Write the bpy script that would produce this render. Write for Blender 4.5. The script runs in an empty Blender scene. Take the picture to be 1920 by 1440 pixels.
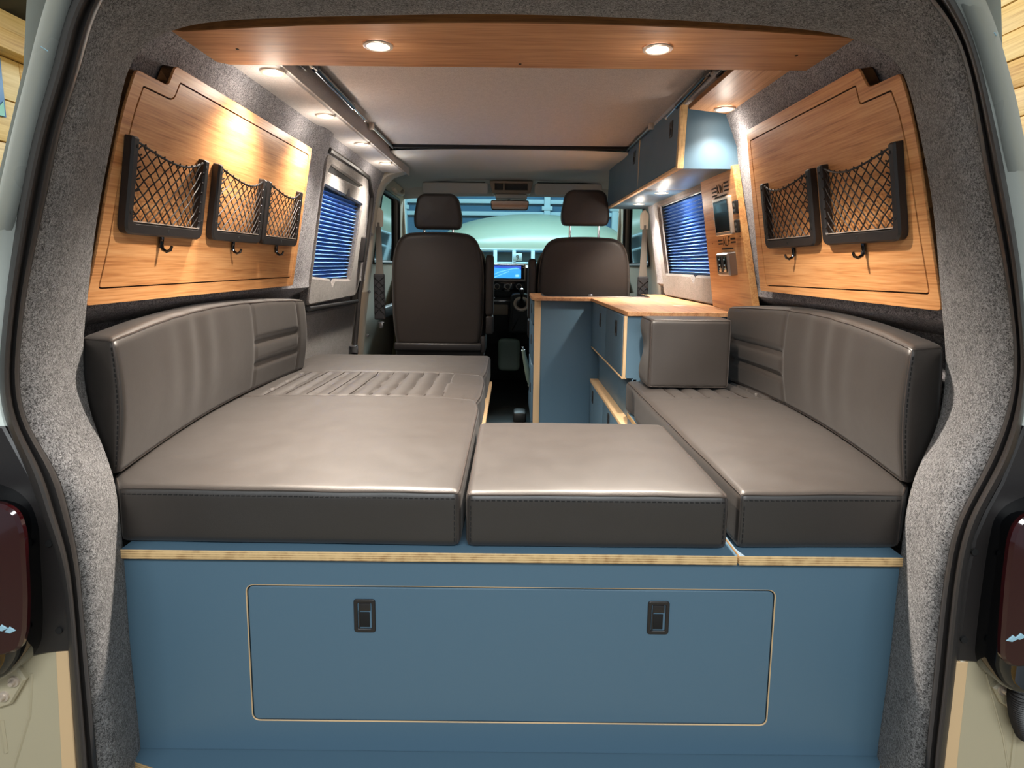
import bpy, bmesh, math, random
from mathutils import Vector, Matrix, noise
random.seed(7)
sc = bpy.context.scene
C = bpy.context.scene.collection
PI = math.pi
V = Vector

# ------------------------------------------------------------------ camera
FPX, CX, CY, CZ = 1100.0, 957.0, 647.0, 0.9
PITCH = math.atan(152.0/1100.0)
ROLL = math.radians(0.6)
cam = bpy.data.cameras.new('camera')
cam.sensor_width = 36.0
cam.lens = FPX/1920*36
cam.shift_x = (960-CX)/1920
cam.shift_y = (CY-720)/1920
cam.clip_start = 0.02
camo = bpy.data.objects.new('camera', cam)
C.objects.link(camo)
camo.matrix_world = Matrix.Translation((0, 0, CZ)) @ Matrix.Rotation(PI/2-PITCH, 4, 'X') @ Matrix.Rotation(ROLL, 4, 'Z')
sc.camera = camo

# ------------------------------------------------------------------ world, exposure, large lights
sc.view_settings.view_transform = 'Standard'
sc.view_settings.look = 'None'
sc.view_settings.gamma = 1.0
sc.view_settings.use_curve_mapping = False
sc.view_settings.exposure = 0.32
w = bpy.data.worlds.new('workshop_air')
sc.world = w
w.use_nodes = True
w.node_tree.nodes['Background'].inputs[0].default_value = (0.80, 0.90, 1.0, 1)
w.node_tree.nodes['Background'].inputs[1].default_value = 0.32

def area_light(name, loc, target, sx, sy, power, col):
    l = bpy.data.lights.new(name, 'AREA')
    l.shape = 'RECTANGLE'
    l.size, l.size_y = sx, sy
    l.energy = power
    l.color = col
    o = bpy.data.objects.new(name, l)
    C.objects.link(o)
    o.location = loc
    o.rotation_euler = (V(target)-V(loc)).to_track_quat('-Z', 'Y').to_euler()
    return o
area_light('workshop_strip_light', (0.0, -1.15, 2.13), (0, 1.0, 0.3), 2.2, 0.4, 52, (0.94, 0.99, 1.0))
area_light('workshop_front_light', (0.2, 6.0, 3.0), (0, 7.0, 1.1), 3.5, 0.8, 130, (0.42, 0.84, 1.0))
area_light('cab_fill_light', (0.0, 6.2, 2.7), (0, 4.3, 1.0), 2.5, 0.4, 190, (0.72, 0.92, 1.0))  # added light through the windscreen to brighten the cab
area_light('workshop_left_light', (-1.75, 1.6, 2.6), (-2.4, 2.6, 1.6), 0.5, 1.2, 16, (1.0, 0.90, 0.66))
area_light('workshop_right_light', (1.75, 1.6, 2.6), (2.4, 2.6, 1.6), 0.5, 1.2, 16, (1.0, 0.92, 0.66))
LAMP_POWER = 56.0
LAMP_COL = (1.0, 0.88, 0.75)

# ------------------------------------------------------------------ pixel -> world
cp, sp = math.cos(PITCH), math.sin(PITCH)
cr, sr = math.cos(ROLL), math.sin(ROLL)
def ray(px, py):
    a, b = px-CX, py-CY
    a, b = a*cr+b*sr, -a*sr+b*cr
    a /= FPX
    b /= -FPX
    return V((a, cp+b*sp, -sp+b*cp))
def at(px, py, X=None, Y=None, Z=None):
    d = ray(px, py)
    t = Y/d.y if Y is not None else (X/d.x if X is not None else (Z-CZ)/d.z)
    return V((d.x*t, d.y*t, CZ+d.z*t))
SK = 0.1667                                   # lean of the side walls
SL = math.sqrt(1+SK*SK)
def side_matrix(s):                           # local (u along van, v up the slope, n into the van)
    u = V((0, 1, 0))
    v = V((-s*SK, 0, 1)).normalized()
    n = V((-s, 0, -SK)).normalized()
    m = Matrix((u, v, n)).transposed().to_4x4()
    m.translation = V((s*0.80, 0, 0.82))
    return m
SM = {-1: side_matrix(-1), 1: side_matrix(1)}
def sv(z):                                    # world z -> slope coordinate v
    return (z-0.82)*SL

# ------------------------------------------------------------------ materials
def new_mat(name):
    m = bpy.data.materials.new(name)
    m.use_nodes = True
    nt = m.node_tree
    b = nt.nodes['Principled BSDF']
    return m, nt, b
def srgb(r, g, b):
    f = lambda c: (c/255/12.92 if c/255 <= 0.04045 else ((c/255+0.055)/1.055)**2.4)
    return (f(r), f(g), f(b), 1)
def plain(name, col, rough=0.5, metal=0.0, spec=0.5, bump=0.0, bscale=300, coat=0.0, var=0.0):
    m, nt, b = new_mat(name)
    b.inputs['Base Color'].default_value = col
    b.inputs['Roughness'].default_value = rough
    b.inputs['Metallic'].default_value = metal
    b.inputs['Specular IOR Level'].default_value = spec
    b.inputs['Coat Weight'].default_value = coat
    tc = nt.nodes.new('ShaderNodeTexCoord')
    n = nt.nodes.new('ShaderNodeTexNoise')
    n.inputs['Scale'].default_value = bscale
    n.inputs['Detail'].default_value = 3
    nt.links.new(tc.outputs['Object'], n.inputs['Vector'])
    if bump:
        bp = nt.nodes.new('ShaderNodeBump')
        bp.inputs['Strength'].default_value = bump
        bp.inputs['Distance'].default_value = 0.001
        nt.links.new(n.outputs['Fac'], bp.inputs['Height'])
        nt.links.new(bp.outputs['Normal'], b.inputs['Normal'])
    n2 = nt.nodes.new('ShaderNodeTexNoise')
    n2.inputs['Scale'].default_value = 6
    nt.links.new(tc.outputs['Object'], n2.inputs['Vector'])
    mr = nt.nodes.new('ShaderNodeMapRange')
    mr.inputs['To Min'].default_value = max(0, rough-0.05)
    mr.inputs['To Max'].default_value = min(1, rough+0.05)
    nt.links.new(n2.outputs['Fac'], mr.inputs['Value'])
    nt.links.new(mr.outputs['Result'], b.inputs['Roughness'])
    return m
def carpet(name, dark, light, scale=330, bump=0.9):
    m, nt, b = new_mat(name)
    tc = nt.nodes.new('ShaderNodeTexCoord')
    n = nt.nodes.new('ShaderNodeTexNoise')
    n.inputs['Scale'].default_value = scale
    n.inputs['Detail'].default_value = 4
    n.inputs['Roughness'].default_value = 0.75
    n.inputs['Distortion'].default_value = 1.2
    n2 = nt.nodes.new('ShaderNodeTexNoise')
    n2.inputs['Scale'].default_value = scale*0.12
    n2.inputs['Detail'].default_value = 3
    cr_ = nt.nodes.new('ShaderNodeValToRGB')
    cr_.color_ramp.elements[0].position = 0.41
    cr_.color_ramp.elements[0].color = dark
    cr_.color_ramp.elements[1].position = 0.60
    cr_.color_ramp.elements[1].color = light
    mx = nt.nodes.new('ShaderNodeMath'); mx.operation = 'MULTIPLY_ADD'
    mx.inputs[1].default_value = 0.10
    mx2 = nt.nodes.new('ShaderNodeMath'); mx2.operation = 'SUBTRACT'
    mx2.inputs[1].default_value = 0.05
    nt.links.new(tc.outputs['Object'], n.inputs['Vector'])
    nt.links.new(tc.outputs['Object'], n2.inputs['Vector'])
    nt.links.new(n2.outputs['Fac'], mx.inputs[0])
    nt.links.new(n.outputs['Fac'], mx.inputs[2])
    nt.links.new(mx.outputs[0], mx2.inputs[0])
    nt.links.new(mx2.outputs[0], cr_.inputs['Fac'])
    nt.links.new(cr_.outputs['Color'], b.inputs['Base Color'])
    bp = nt.nodes.new('ShaderNodeBump')
    bp.inputs['Strength'].default_value = bump
    bp.inputs['Distance'].default_value = 0.003
    nt.links.new(n.outputs['Fac'], bp.inputs['Height'])
    nt.links.new(bp.outputs['Normal'], b.inputs['Normal'])
    b.inputs['Roughness'].default_value = 1.0
    b.inputs['Specular IOR Level'].default_value = 0.1
    b.inputs['Sheen Weight'].default_value = 0.25
    b.inputs['Sheen Roughness'].default_value = 0.6
    return m
def wood(name, dark, mid, light, axis=0, rough=0.42, grain=1.0):
    m, nt, b = new_mat(name)
    tc = nt.nodes.new('ShaderNodeTexCoord')
    mp = nt.nodes.new('ShaderNodeMapping')
    sc_ = [260.0*grain]*3
    sc_[axis] = 9.0*grain
    mp.inputs['Scale'].default_value = sc_
    n = nt.nodes.new('ShaderNodeTexNoise')
    n.inputs['Scale'].default_value = 1.0
    n.inputs['Detail'].default_value = 3
    mp2 = nt.nodes.new('ShaderNodeMapping')
    s2 = [48.0*grain]*3
    s2[axis] = 2.2*grain
    mp2.inputs['Scale'].default_value = s2
    n2 = nt.nodes.new('ShaderNodeTexNoise')
    n2.inputs['Scale'].default_value = 1.0
    n2.inputs['Detail'].default_value = 2
    add = nt.nodes.new('ShaderNodeMix')
    add.inputs['Factor'].default_value = 0.45
    cr_ = nt.nodes.new('ShaderNodeValToRGB')
    e = cr_.color_ramp.elements
    e[0].position = 0.33; e[0].color = dark
    e[1].position = 0.64; e[1].color = light
    k = e.new(0.46); k.color = mid
    nt.links.new(tc.outputs['Object'], mp.inputs['Vector'])
    nt.links.new(tc.outputs['Object'], mp2.inputs['Vector'])
    nt.links.new(mp.outputs[0], n.inputs['Vector'])
    nt.links.new(mp2.outputs[0], n2.inputs['Vector'])
    nt.links.new(n.outputs['Fac'], add.inputs['A'])
    nt.links.new(n2.outputs['Fac'], add.inputs['B'])
    nt.links.new(add.outputs['Result'], cr_.inputs['Fac'])
    nt.links.new(cr_.outputs['Color'], b.inputs['Base Color'])
    bp = nt.nodes.new('ShaderNodeBump')
    bp.inputs['Strength'].default_value = 0.12
    bp.inputs['Distance'].default_value = 0.001
    nt.links.new(n.outputs['Fac'], bp.inputs['Height'])
    nt.links.new(bp.outputs['Normal'], b.inputs['Normal'])
    b.inputs['Roughness'].default_value = rough
    return m
def ply_edge(name, axis, layers=260):           # layered birch edge, stripes run across the given axis
    m, nt, b = new_mat(name)
    tc = nt.nodes.new('ShaderNodeTexCoord')
    sx = nt.nodes.new('ShaderNodeSeparateXYZ')
    mu = nt.nodes.new('ShaderNodeMath'); mu.operation = 'MULTIPLY'; mu.inputs[1].default_value = layers*2*PI*1.0
    sn = nt.nodes.new('ShaderNodeMath'); sn.operation = 'SINE'
    mr = nt.nodes.new('ShaderNodeMapRange')
    mr.inputs['From Min'].default_value = -1
    nz = nt.nodes.new('ShaderNodeTexNoise'); nz.inputs['Scale'].default_value = 60
    mix = nt.nodes.new('ShaderNodeMath'); mix.operation = 'MULTIPLY_ADD'; mix.inputs[1].default_value = 0.5
    cr_ = nt.nodes.new('ShaderNodeValToRGB')
    cr_.color_ramp.elements[0].color = srgb(150, 112, 70)
    cr_.color_ramp.elements[1].color = srgb(226, 192, 140)
    cr_.color_ramp.elements[0].position = 0.25
    cr_.color_ramp.elements[1].position = 0.9
    nt.links.new(tc.outputs['Object'], sx.inputs[0])
    nt.links.new(sx.outputs[axis], mu.inputs[0])
    nt.links.new(mu.outputs[0], sn.inputs[0])
    nt.links.new(sn.outputs[0], mr.inputs['Value'])
    nt.links.new(tc.outputs['Object'], nz.inputs['Vector'])
    nt.links.new(mr.outputs[0], mix.inputs[0])
    nt.links.new(nz.outputs['Fac'], mix.inputs[2])
    nt.links.new(mix.outputs[0], cr_.inputs['Fac'])
    nt.links.new(cr_.outputs['Color'], b.inputs['Base Color'])
    b.inputs['Roughness'].default_value = 0.55
    return m
def emit(name, col, strength):
    m, nt, b = new_mat(name)
    b.inputs['Base Color'].default_value = (0.8, 0.8, 0.8, 1)
    b.inputs['Emission Color'].default_value = col
    b.inputs['Emission Strength'].default_value = strength
    return m
def leather(name, col, rough=0.5):
    m, nt, b = new_mat(name)
    tc = nt.nodes.new('ShaderNodeTexCoord')
    vo = nt.nodes.new('ShaderNodeTexVoronoi'); vo.inputs['Scale'].default_value = 520
    n = nt.nodes.new('ShaderNodeTexNoise'); n.inputs['Scale'].default_value = 22; n.inputs['Detail'].default_value = 4
    nt.links.new(tc.outputs['Object'], vo.inputs['Vector'])
    nt.links.new(tc.outputs['Object'], n.inputs['Vector'])
    b1 = nt.nodes.new('ShaderNodeBump'); b1.inputs['Strength'].default_value = 0.10; b1.inputs['Distance'].default_value = 0.0006
    b2 = nt.nodes.new('ShaderNodeBump'); b2.inputs['Strength'].default_value = 0.12; b2.inputs['Distance'].default_value = 0.003
    nt.links.new(vo.outputs['Distance'], b1.inputs['Height'])
    nt.links.new(n.outputs['Fac'], b2.inputs['Height'])
    nt.links.new(b1.outputs['Normal'], b2.inputs['Normal'])
    nt.links.new(b2.outputs['Normal'], b.inputs['Normal'])
    mr = nt.nodes.new('ShaderNodeMapRange')
    mr.inputs['To Min'].default_value = rough-0.04; mr.inputs['To Max'].default_value = rough+0.06
    nt.links.new(n.outputs['Fac'], mr.inputs['Value'])
    nt.links.new(mr.outputs[0], b.inputs['Roughness'])
    b.inputs['Base Color'].default_value = col
    b.inputs['Sheen Weight'].default_value = 0.08
    b.inputs['Sheen Roughness'].default_value = 0.45
    b.inputs['Specular IOR Level'].default_value = 0.9
    return m

M = {}
M['carpet'] = carpet('grey_carpet', srgb(34, 34, 37), srgb(160, 160, 162), 290)
M['carpet_dark'] = carpet('dark_grey_carpet', srgb(58, 58, 64), srgb(180, 178, 184), 260)
M['carpet_door'] = carpet('warm_grey_carpet', srgb(74, 71, 70), srgb(140, 134, 130), 300, 0.6)
M['lining'] = carpet('roof_lining', srgb(160, 154, 152), srgb(200, 193, 189), 420, 0.4)
M['headliner'] = plain('headliner_cloth', srgb(184, 184, 180), 0.95, bump=0.3, bscale=900)
M['bamboo_x'] = wood('bamboo_lengthwise', srgb(140, 92, 58), srgb(176, 124, 82), srgb(198, 148, 104), 0, 0.6)
M['bamboo_side'] = wood('bamboo_side', srgb(166, 108, 62), srgb(202, 142, 88), srgb(220, 166, 112), 0)
M['bamboo_y'] = wood('bamboo_along_van', srgb(160, 110, 74), srgb(196, 144, 100), srgb(216, 168, 124), 1)
M['bamboo_v'] = wood('bamboo_control', srgb(172, 114, 66), srgb(204, 146, 90), srgb(222, 172, 114), 0, grain=0.8)
M['wood_edge'] = wood('bamboo_edge', srgb(86, 54, 22), srgb(120, 78, 36), srgb(140, 94, 46), 0, 0.6)
M['ply_z'] = ply_edge('ply_edge_flat', 2, 230)
M['ply_x'] = ply_edge('ply_edge_x', 0, 230)
M['ply_y'] = ply_edge('ply_edge_y', 1, 230)
M['ply_side'] = plain('pale_wood_edge', srgb(214, 182, 140), 0.6)
M['blue'] = plain('blue_laminate', srgb(82, 110, 129), 0.45, spec=0.45, bump=0.05, bscale=700)
M['leather'] = leather('brown_black_leather', srgb(41, 35, 31), 0.48)
M['seat_leather'] = leather('seat_leather', srgb(42, 36, 33), 0.52)
M['seat_leather'].node_tree.nodes['Principled BSDF'].inputs['Specular IOR Level'].default_value = 0.4
M['piping'] = plain('piping', srgb(58, 52, 49), 0.4)
M['stitch'] = plain('stitching_thread', srgb(26, 25, 25), 0.7)
M['black'] = plain('black_plastic', srgb(36, 33, 33), 0.42, bump=0.15, bscale=900)
M['gloss_black'] = plain('gloss_black', srgb(6, 7, 10), 0.08, coat=0.6)
M['dark'] = plain('dark_recess', srgb(12, 12, 13), 0.8)
M['rubber'] = plain('black_rubber', srgb(52, 49, 48), 0.5, bump=0.12, bscale=200)
M['paint'] = plain('pale_body_paint', srgb(234, 242, 236), 0.28, coat=0.4)
M['sill'] = plain('warm_lit_body_metal', srgb(178, 168, 142), 0.35)  # same body paint, with the warm light put into the colour
M['beige'] = plain('beige_trim_plastic', srgb(178, 170, 156), 0.55, bump=0.15, bscale=900)
M['beige_dark'] = plain('taupe_plastic', srgb(140, 126, 110), 0.55)
M['chrome'] = plain('chrome', (0.75, 0.75, 0.76, 1), 0.12, 1.0)
M['steel'] = plain('brushed_steel', (0.42, 0.42, 0.43, 1), 0.3, 1.0)
M['strut'] = plain('strut_black', srgb(20, 26, 40), 0.2, coat=0.5)
M['cord'] = plain('net_cord', srgb(24, 23, 26), 0.5)
M['blind'] = plain('blue_blind_cloth', srgb(120, 172, 238), 0.42, spec=0.6)
M['blind_dark'] = plain('blind_rail_navy', srgb(14, 34, 58), 0.35)
M['screen_off'] = plain('dark_screen', srgb(20, 24, 26), 0.15, coat=0.5)
M['silver'] = plain('silver_bezel', srgb(206, 192, 178), 0.3, 0.4)
M['red_lens'] = plain('dark_red_lens', srgb(44, 5, 9), 0.1, coat=0.5)
M['dash'] = plain('dash_plastic', srgb(28, 30, 30), 0.5)
M['belt'] = plain('belt_webbing', srgb(96, 92, 86), 0.7, bump=0.3, bscale=900)
M['quilt'] = plain('quilted_cover', srgb(34, 34, 38), 0.85)
M['lamp_glow'] = emit('lamp_glow', (1.0, 0.86, 0.68, 1), 14.0)
M['map'] = emit('screen_map_blue', srgb(28, 150, 232), 1.1)
M['map_dark'] = emit('screen_map_deep', srgb(14, 70, 190), 1.0)
M['map_white'] = emit('screen_map_line', srgb(150, 215, 250), 1.0)
M['wall_far'] = plain('teal_lit_wall', srgb(48, 96, 128), 0.8)  # teal carries the cyan light beyond the windscreen
M['post'] = plain('pale_post', srgb(150, 190, 208), 0.6)
M['bonnet'] = plain('pale_green_paint', srgb(128, 146, 134), 0.3)
M['concrete'] = plain('concrete', srgb(150, 146, 130), 0.8, bump=0.3, bscale=40)
M['pine'] = wood('pine_board', srgb(176, 128, 62), srgb(206, 162, 92), srgb(226, 188, 120), 1, 0.6, 0.5)
M['pine2'] = wood('pine_board_pale', srgb(188, 146, 80), srgb(214, 176, 108), srgb(232, 198, 134), 1, 0.6, 0.4)
M['poster'] = plain('poster_blue', srgb(40, 96, 150), 0.5)
M['poster_green'] = plain('poster_green', srgb(90, 160, 130), 0.5)
M['cloth_dark'] = plain('dark_sheet', srgb(64, 58, 46), 0.9)
M['logo'] = plain('dark_brown_slot', srgb(40, 24, 12), 0.8)  # recess darkness of slots and panel groove put into the colour
g, nt, b = new_mat('windscreen_glass')
b.inputs['Base Color'].default_value = (0.75, 0.95, 1.0, 1)
b.inputs['Roughness'].default_value = 0.0
b.inputs['Alpha'].default_value = 0.12
M['glass'] = g
mm, nt, b = new_mat('mirror_glass')
b.inputs['Base Color'].default_value = (0.85, 0.82, 0.78, 1)
b.inputs['Metallic'].default_value = 1.0
b.inputs['Roughness'].default_value = 0.05
M['mirror'] = mm

# ------------------------------------------------------------------ object helpers
ROOT = {}
def thing(name, label, cat, loc=(0, 0, 0), mat=None, group=None):
    o = bpy.data.objects.new(name, None)
    o.empty_display_size = 0.05
    C.objects.link(o)
    o.matrix_world = mat if mat is not None else Matrix.Translation(loc)
    ROOT[o.name] = o.matrix_world.copy()
    o['label'] = label
    o['category'] = cat
    if group:
        o['group'] = group
    return o
def obj(name, bm, mat, parent=None, local=False, smooth=True, label=None, kind=None, doubles=True):
    if doubles:
        bmesh.ops.remove_doubles(bm, verts=bm.verts, dist=1e-6)
    bmesh.ops.recalc_face_normals(bm, faces=bm.faces)
    me = bpy.data.meshes.new(name)
    o = bpy.data.objects.new(name, me)
    C.objects.link(o)
    if parent is not None:
        r = parent
        while r.parent is not None:
            r = r.parent
        if not local and r.name in ROOT:
            bm.transform(ROOT[r.name].inverted())
        o.parent = parent
    bm.to_mesh(me)
    bm.free()
    mats = mat if isinstance(mat, (list, tuple)) else [mat]
    for m in mats:
        me.materials.append(M[m])
    if smooth:
        try:
            me.set_sharp_from_angle(angle=math.radians(38))
        except Exception:
            pass
        for p in me.polygons:
            p.use_smooth = True
    if label:
        o['label'] = label
    if kind:
        o['kind'] = kind
    return o
def islands(name, bm, mat, parent=None, **k):
    """one object for each loose piece of the mesh"""
    bmesh.ops.remove_doubles(bm, verts=bm.verts, dist=1e-6)
    seen = set()
    out = []
    for v0 in list(bm.verts):
        if v0 in seen:
            continue
        st, comp = [v0], []
        seen.add(v0)
        while st:
            v = st.pop(); comp.append(v)
            for e in v.link_edges:
                o = e.other_vert(v)
                if o not in seen:
                    seen.add(o); st.append(o)
        n = bmesh.new()
        m = {v: n.verts.new(v.co) for v in comp}
        cs = set(comp)
        for f in bm.faces:
            if f.verts[0] in cs:
                n.faces.new([m[v] for v in f.verts]).material_index = f.material_index
        out.append(obj(name, n, mat, parent, **k))
    bm.free()
    return out
def tag(o, label, cat, group=None):
    o['label'] = label
    o['category'] = cat
    if group:
        o['group'] = group
    return o
def struct(name, bm, mat, label=None, smooth=True):
    o = obj(name, bm, mat, smooth=smooth)
    o['kind'] = 'structure'
    if label:
        o['label'] = label
    return o
def copy_thing(src, mat, label, group=None):
    r = src.copy()
    C.objects.link(r)
    r.matrix_world = mat
    r['label'] = label
    if group:
        r['group'] = group
    for ch in list(src.children):
        c = ch.copy(); C.objects.link(c); c.parent = r
        for g2 in ch.children:
            d = g2.copy(); C.objects.link(d); d.parent = c
    return r
# ------------------------------------------------------------------ shape helpers
def nb():
    return bmesh.new()
def join(bm, other, mi=0):
    vm = {v: bm.verts.new(v.co) for v in other.verts}
    for f in other.faces:
        try:
            nf = bm.faces.new([vm[v] for v in f.verts])
            nf.material_index = mi if mi else f.material_index
        except ValueError:
            pass
    other.free()
def box(bm, x0, x1, y0, y1, z0, z1, bev=0.0, seg=2, mi=0, mx=None):
    t = nb()
    bmesh.ops.create_cube(t, size=1)
    for v in t.verts:
        v.co = V(((x0+x1)/2+v.co.x*(x1-x0), (y0+y1)/2+v.co.y*(y1-y0), (z0+z1)/2+v.co.z*(z1-z0)))
    if bev:
        bmesh.ops.bevel(t, geom=list(t.edges), offset=bev, segments=seg, profile=0.5, affect='EDGES')
    if mx is not None:
        t.transform(mx)
    join(bm, t, mi)
    return bm
def mbox(*a, **k):
    return box(nb(), *a, **k)
def tube(bm, pts, r, n=8, closed=False, cap=True, mi=0):
    pts = [V(p) for p in pts]
    L = len(pts)
    rr = r if isinstance(r, (list, tuple)) else [r]*L
    rings = []
    prev = None
    for i, p in enumerate(pts):
        if closed:
            d = pts[(i+1) % L]-pts[i-1]
        else:
            d = pts[min(i+1, L-1)]-pts[max(i-1, 0)]
        d.normalize()
        if prev is None:
            a = d.orthogonal().normalized()
        else:
            a = (prev-d*prev.dot(d))
            a = a.normalized() if a.length > 1e-6 else d.orthogonal().normalized()
        prev = a
        b2 = d.cross(a)
        rings.append([bm.verts.new(p+rr[i]*(a*math.cos(2*PI*k/n)+b2*math.sin(2*PI*k/n))) for k in range(n)])
    m = L if closed else L-1
    for i in range(m):
        A, B = rings[i], rings[(i+1) % L]
        for k in range(n):
            f = bm.faces.new((A[k], A[(k+1) % n], B[(k+1) % n], B[k]))
            f.material_index = mi
    if cap and not closed:
        bm.faces.new(rings[0][::-1]).material_index = mi
        bm.faces.new(rings[-1]).material_index = mi
    return bm
def grid(bm, rows, closed_u=False, mi=0):
    vv = [[bm.verts.new(p) for p in r] for r in rows]
    for i in range(len(vv)-1):
        n = len(vv[i])
        for k in range(n if closed_u else n-1):
            f = bm.faces.new((vv[i][k], vv[i][(k+1) % n], vv[i+1][(k+1) % n], vv[i+1][k]))
            f.material_index = mi
    return vv
def lathe(bm, prof, n=24, mx=None, mi=0):       # prof: (r,z)
    t = nb()
    rows = [[V((r*math.cos(2*PI*k/n), r*math.sin(2*PI*k/n), z)) for k in range(n)] for r, z in prof]
    grid(t, rows, True)
    if mx is not None:
        t.transform(mx)
    join(bm, t, mi)
    return bm
def fillet(pts, r, seg=5):
    out = []
    L = len(pts)
    for i in range(L):
        p0, p1, p2 = V(pts[i-1][:2]), V(pts[i][:2]), V(pts[(i+1) % L][:2])
        ri = r[i] if isinstance(r, (list, tuple)) else r
        a, b2 = (p0-p1), (p2-p1)
        t = min(ri, a.length*0.45, b2.length*0.45)
        if t <= 1e-6:
            out.append(p1); continue
        A, B = p1+a.normalized()*t, p1+b2.normalized()*t
        for k in range(seg+1):
            s = k/seg
            out.append((1-s)**2*A+2*s*(1-s)*p1+s*s*B)
    return [V((p.x, p.y)) for p in out]
def area2(lp):
    return sum(lp[i-1].x*lp[i].y-lp[i].x*lp[i-1].y for i in range(len(lp)))/2
def offset(lp, d):                               # d>0 shrinks a loop
    s = 1 if area2(lp) > 0 else -1
    out = []
    L = len(lp)
    for i in range(L):
        e1 = (lp[i]-lp[i-1]); e2 = (lp[(i+1) % L]-lp[i])
        if e1.length < 1e-9 or e2.length < 1e-9:
            out.append(lp[i].copy()); continue
        n1 = V((-e1.y, e1.x)).normalized()*s
        n2 = V((-e2.y, e2.x)).normalized()*s
        n = n1+n2
        n = n/ max(0.5, n.length*n.length/2) if n.length > 1e-6 else n1
        out.append(lp[i]+n*d)
    return out
def slab(bm, loops, n0, n1, f=None, ch=0.0, mi=0, mi_side=None, back=True):
    """loops of 2-D points (first outer, rest holes) -> plate from n0 (back) to n1 (front), chamfered front edge."""
    f = f or (lambda a, b2, c: V((a, b2, c)))
    mi_side = mi if mi_side is None else mi_side
    loops = [[V((p[0], p[1])) for p in lp] for lp in loops]
    def cap(lps, n):
        t_edges, vs = [], []
        for lp in lps:
            v = [bm.verts.new(f(p.x, p.y, n)) for p in lp]
            vs.append(v)
            for i in range(len(v)):
                t_edges.append(bm.edges.new((v[i-1], v[i])))
        r = bmesh.ops.triangle_fill(bm, use_beauty=True, use_dissolve=False, edges=t_edges)
        for g3 in r['geom']:
            if isinstance(g3, bmesh.types.BMFace):
                g3.material_index = mi
        return vs
    if ch > 0:
        sgn = 1 if n1 > n0 else -1
        inner = [offset(lp, ch if k == 0 else -ch) for k, lp in enumerate(loops)]
        top = cap(inner, n1)
        mid = [[bm.verts.new(f(p.x, p.y, n1-sgn*ch)) for p in lp] for lp in loops]
    else:
        top = cap(loops, n1)
        mid = top
    bot = cap(loops, n0) if back else [[bm.verts.new(f(p.x, p.y, n0)) for p in lp] for lp in loops]
    for A, B in ([(t, m2) for t, m2 in zip(top, mid)] if ch > 0 else []) + [(m2, b2) for m2, b2 in zip(mid, bot)]:
        n = len(A)
        for i in range(n):
            try:
                bm.faces.new((A[i-1], A[i], B[i], B[i-1])).material_index = mi_side
            except ValueError:
                pass
    return bm
def rect(x0, x1, y0, y1, r=0.0, seg=4):
    p = [(x0, y0), (x1, y0), (x1, y1), (x0, y1)]
    return fillet(p, r, seg) if r else [V(q) for q in p]
def pillow(bm, loop, d0, d1, r, f, dome=0.0, k=6, mi=0):
    """loop outline blown into a rounded pad between depth d0 and d1."""
    loop = [V((p[0], p[1])) for p in loop]
    c = sum((p for p in loop), V((0, 0)))/len(loop)
    rows = []
    for j in range(k, -1, -1):                   # back rounding: flat cap edge first, full outline last
        a = PI/2*j/k
        rows.append([f(p.x, p.y, d0+r*(1-math.sin(a))) for p in offset(loop, r*(1-math.cos(a)))])
    for j in range(k+1):
        a = PI/2*j/k
        rows.append([f(p.x, p.y, d1-r*(1-math.sin(a))) for p in offset(loop, r*(1-math.cos(a)))])
    # domed caps
    def dome_rows(sgn, dd):
        base = offset(loop, r)
        out = []
        for s in (0.93, 0.85, 0.75, 0.64, 0.52, 0.40, 0.28, 0.16, 0.06):
            out.append([f(c.x+(p.x-c.x)*s, c.y+(p.y-c.y)*s, dd+sgn*dome*(1-s*s)**1.5) for p in base])
        return out
    rows = dome_rows(-1, d0)[::-1]+rows+dome_rows(1, d1)
    vv = grid(bm, rows, True, mi)
    bm.faces.new(vv[0]).material_index = mi
    bm.faces.new(vv[-1][::-1]).material_index = mi
    return bm
def catmull(pts, n):
    P = [V(p) for p in pts]
    L = [0.0]
    for i in range(1, len(P)):
        L.append(L[-1]+(P[i]-P[i-1]).length)
    out = []
    for k in range(n):
        t = L[-1]*k/(n-1)
        i = 0
        while i < len(P)-2 and L[i+1] < t:
            i += 1
        s = (t-L[i])/max(1e-9, L[i+1]-L[i])
        p0, p1, p2, p3 = P[max(i-1, 0)], P[i], P[i+1], P[min(i+2, len(P)-1)]
        m1 = (p2-p0)*0.5; m2 = (p3-p1)*0.5
        out.append((2*s**3-3*s**2+1)*p1+(s**3-2*s**2+s)*m1+(-2*s**3+3*s**2)*p2+(s**3-s**2)*m2)
    return out

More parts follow.
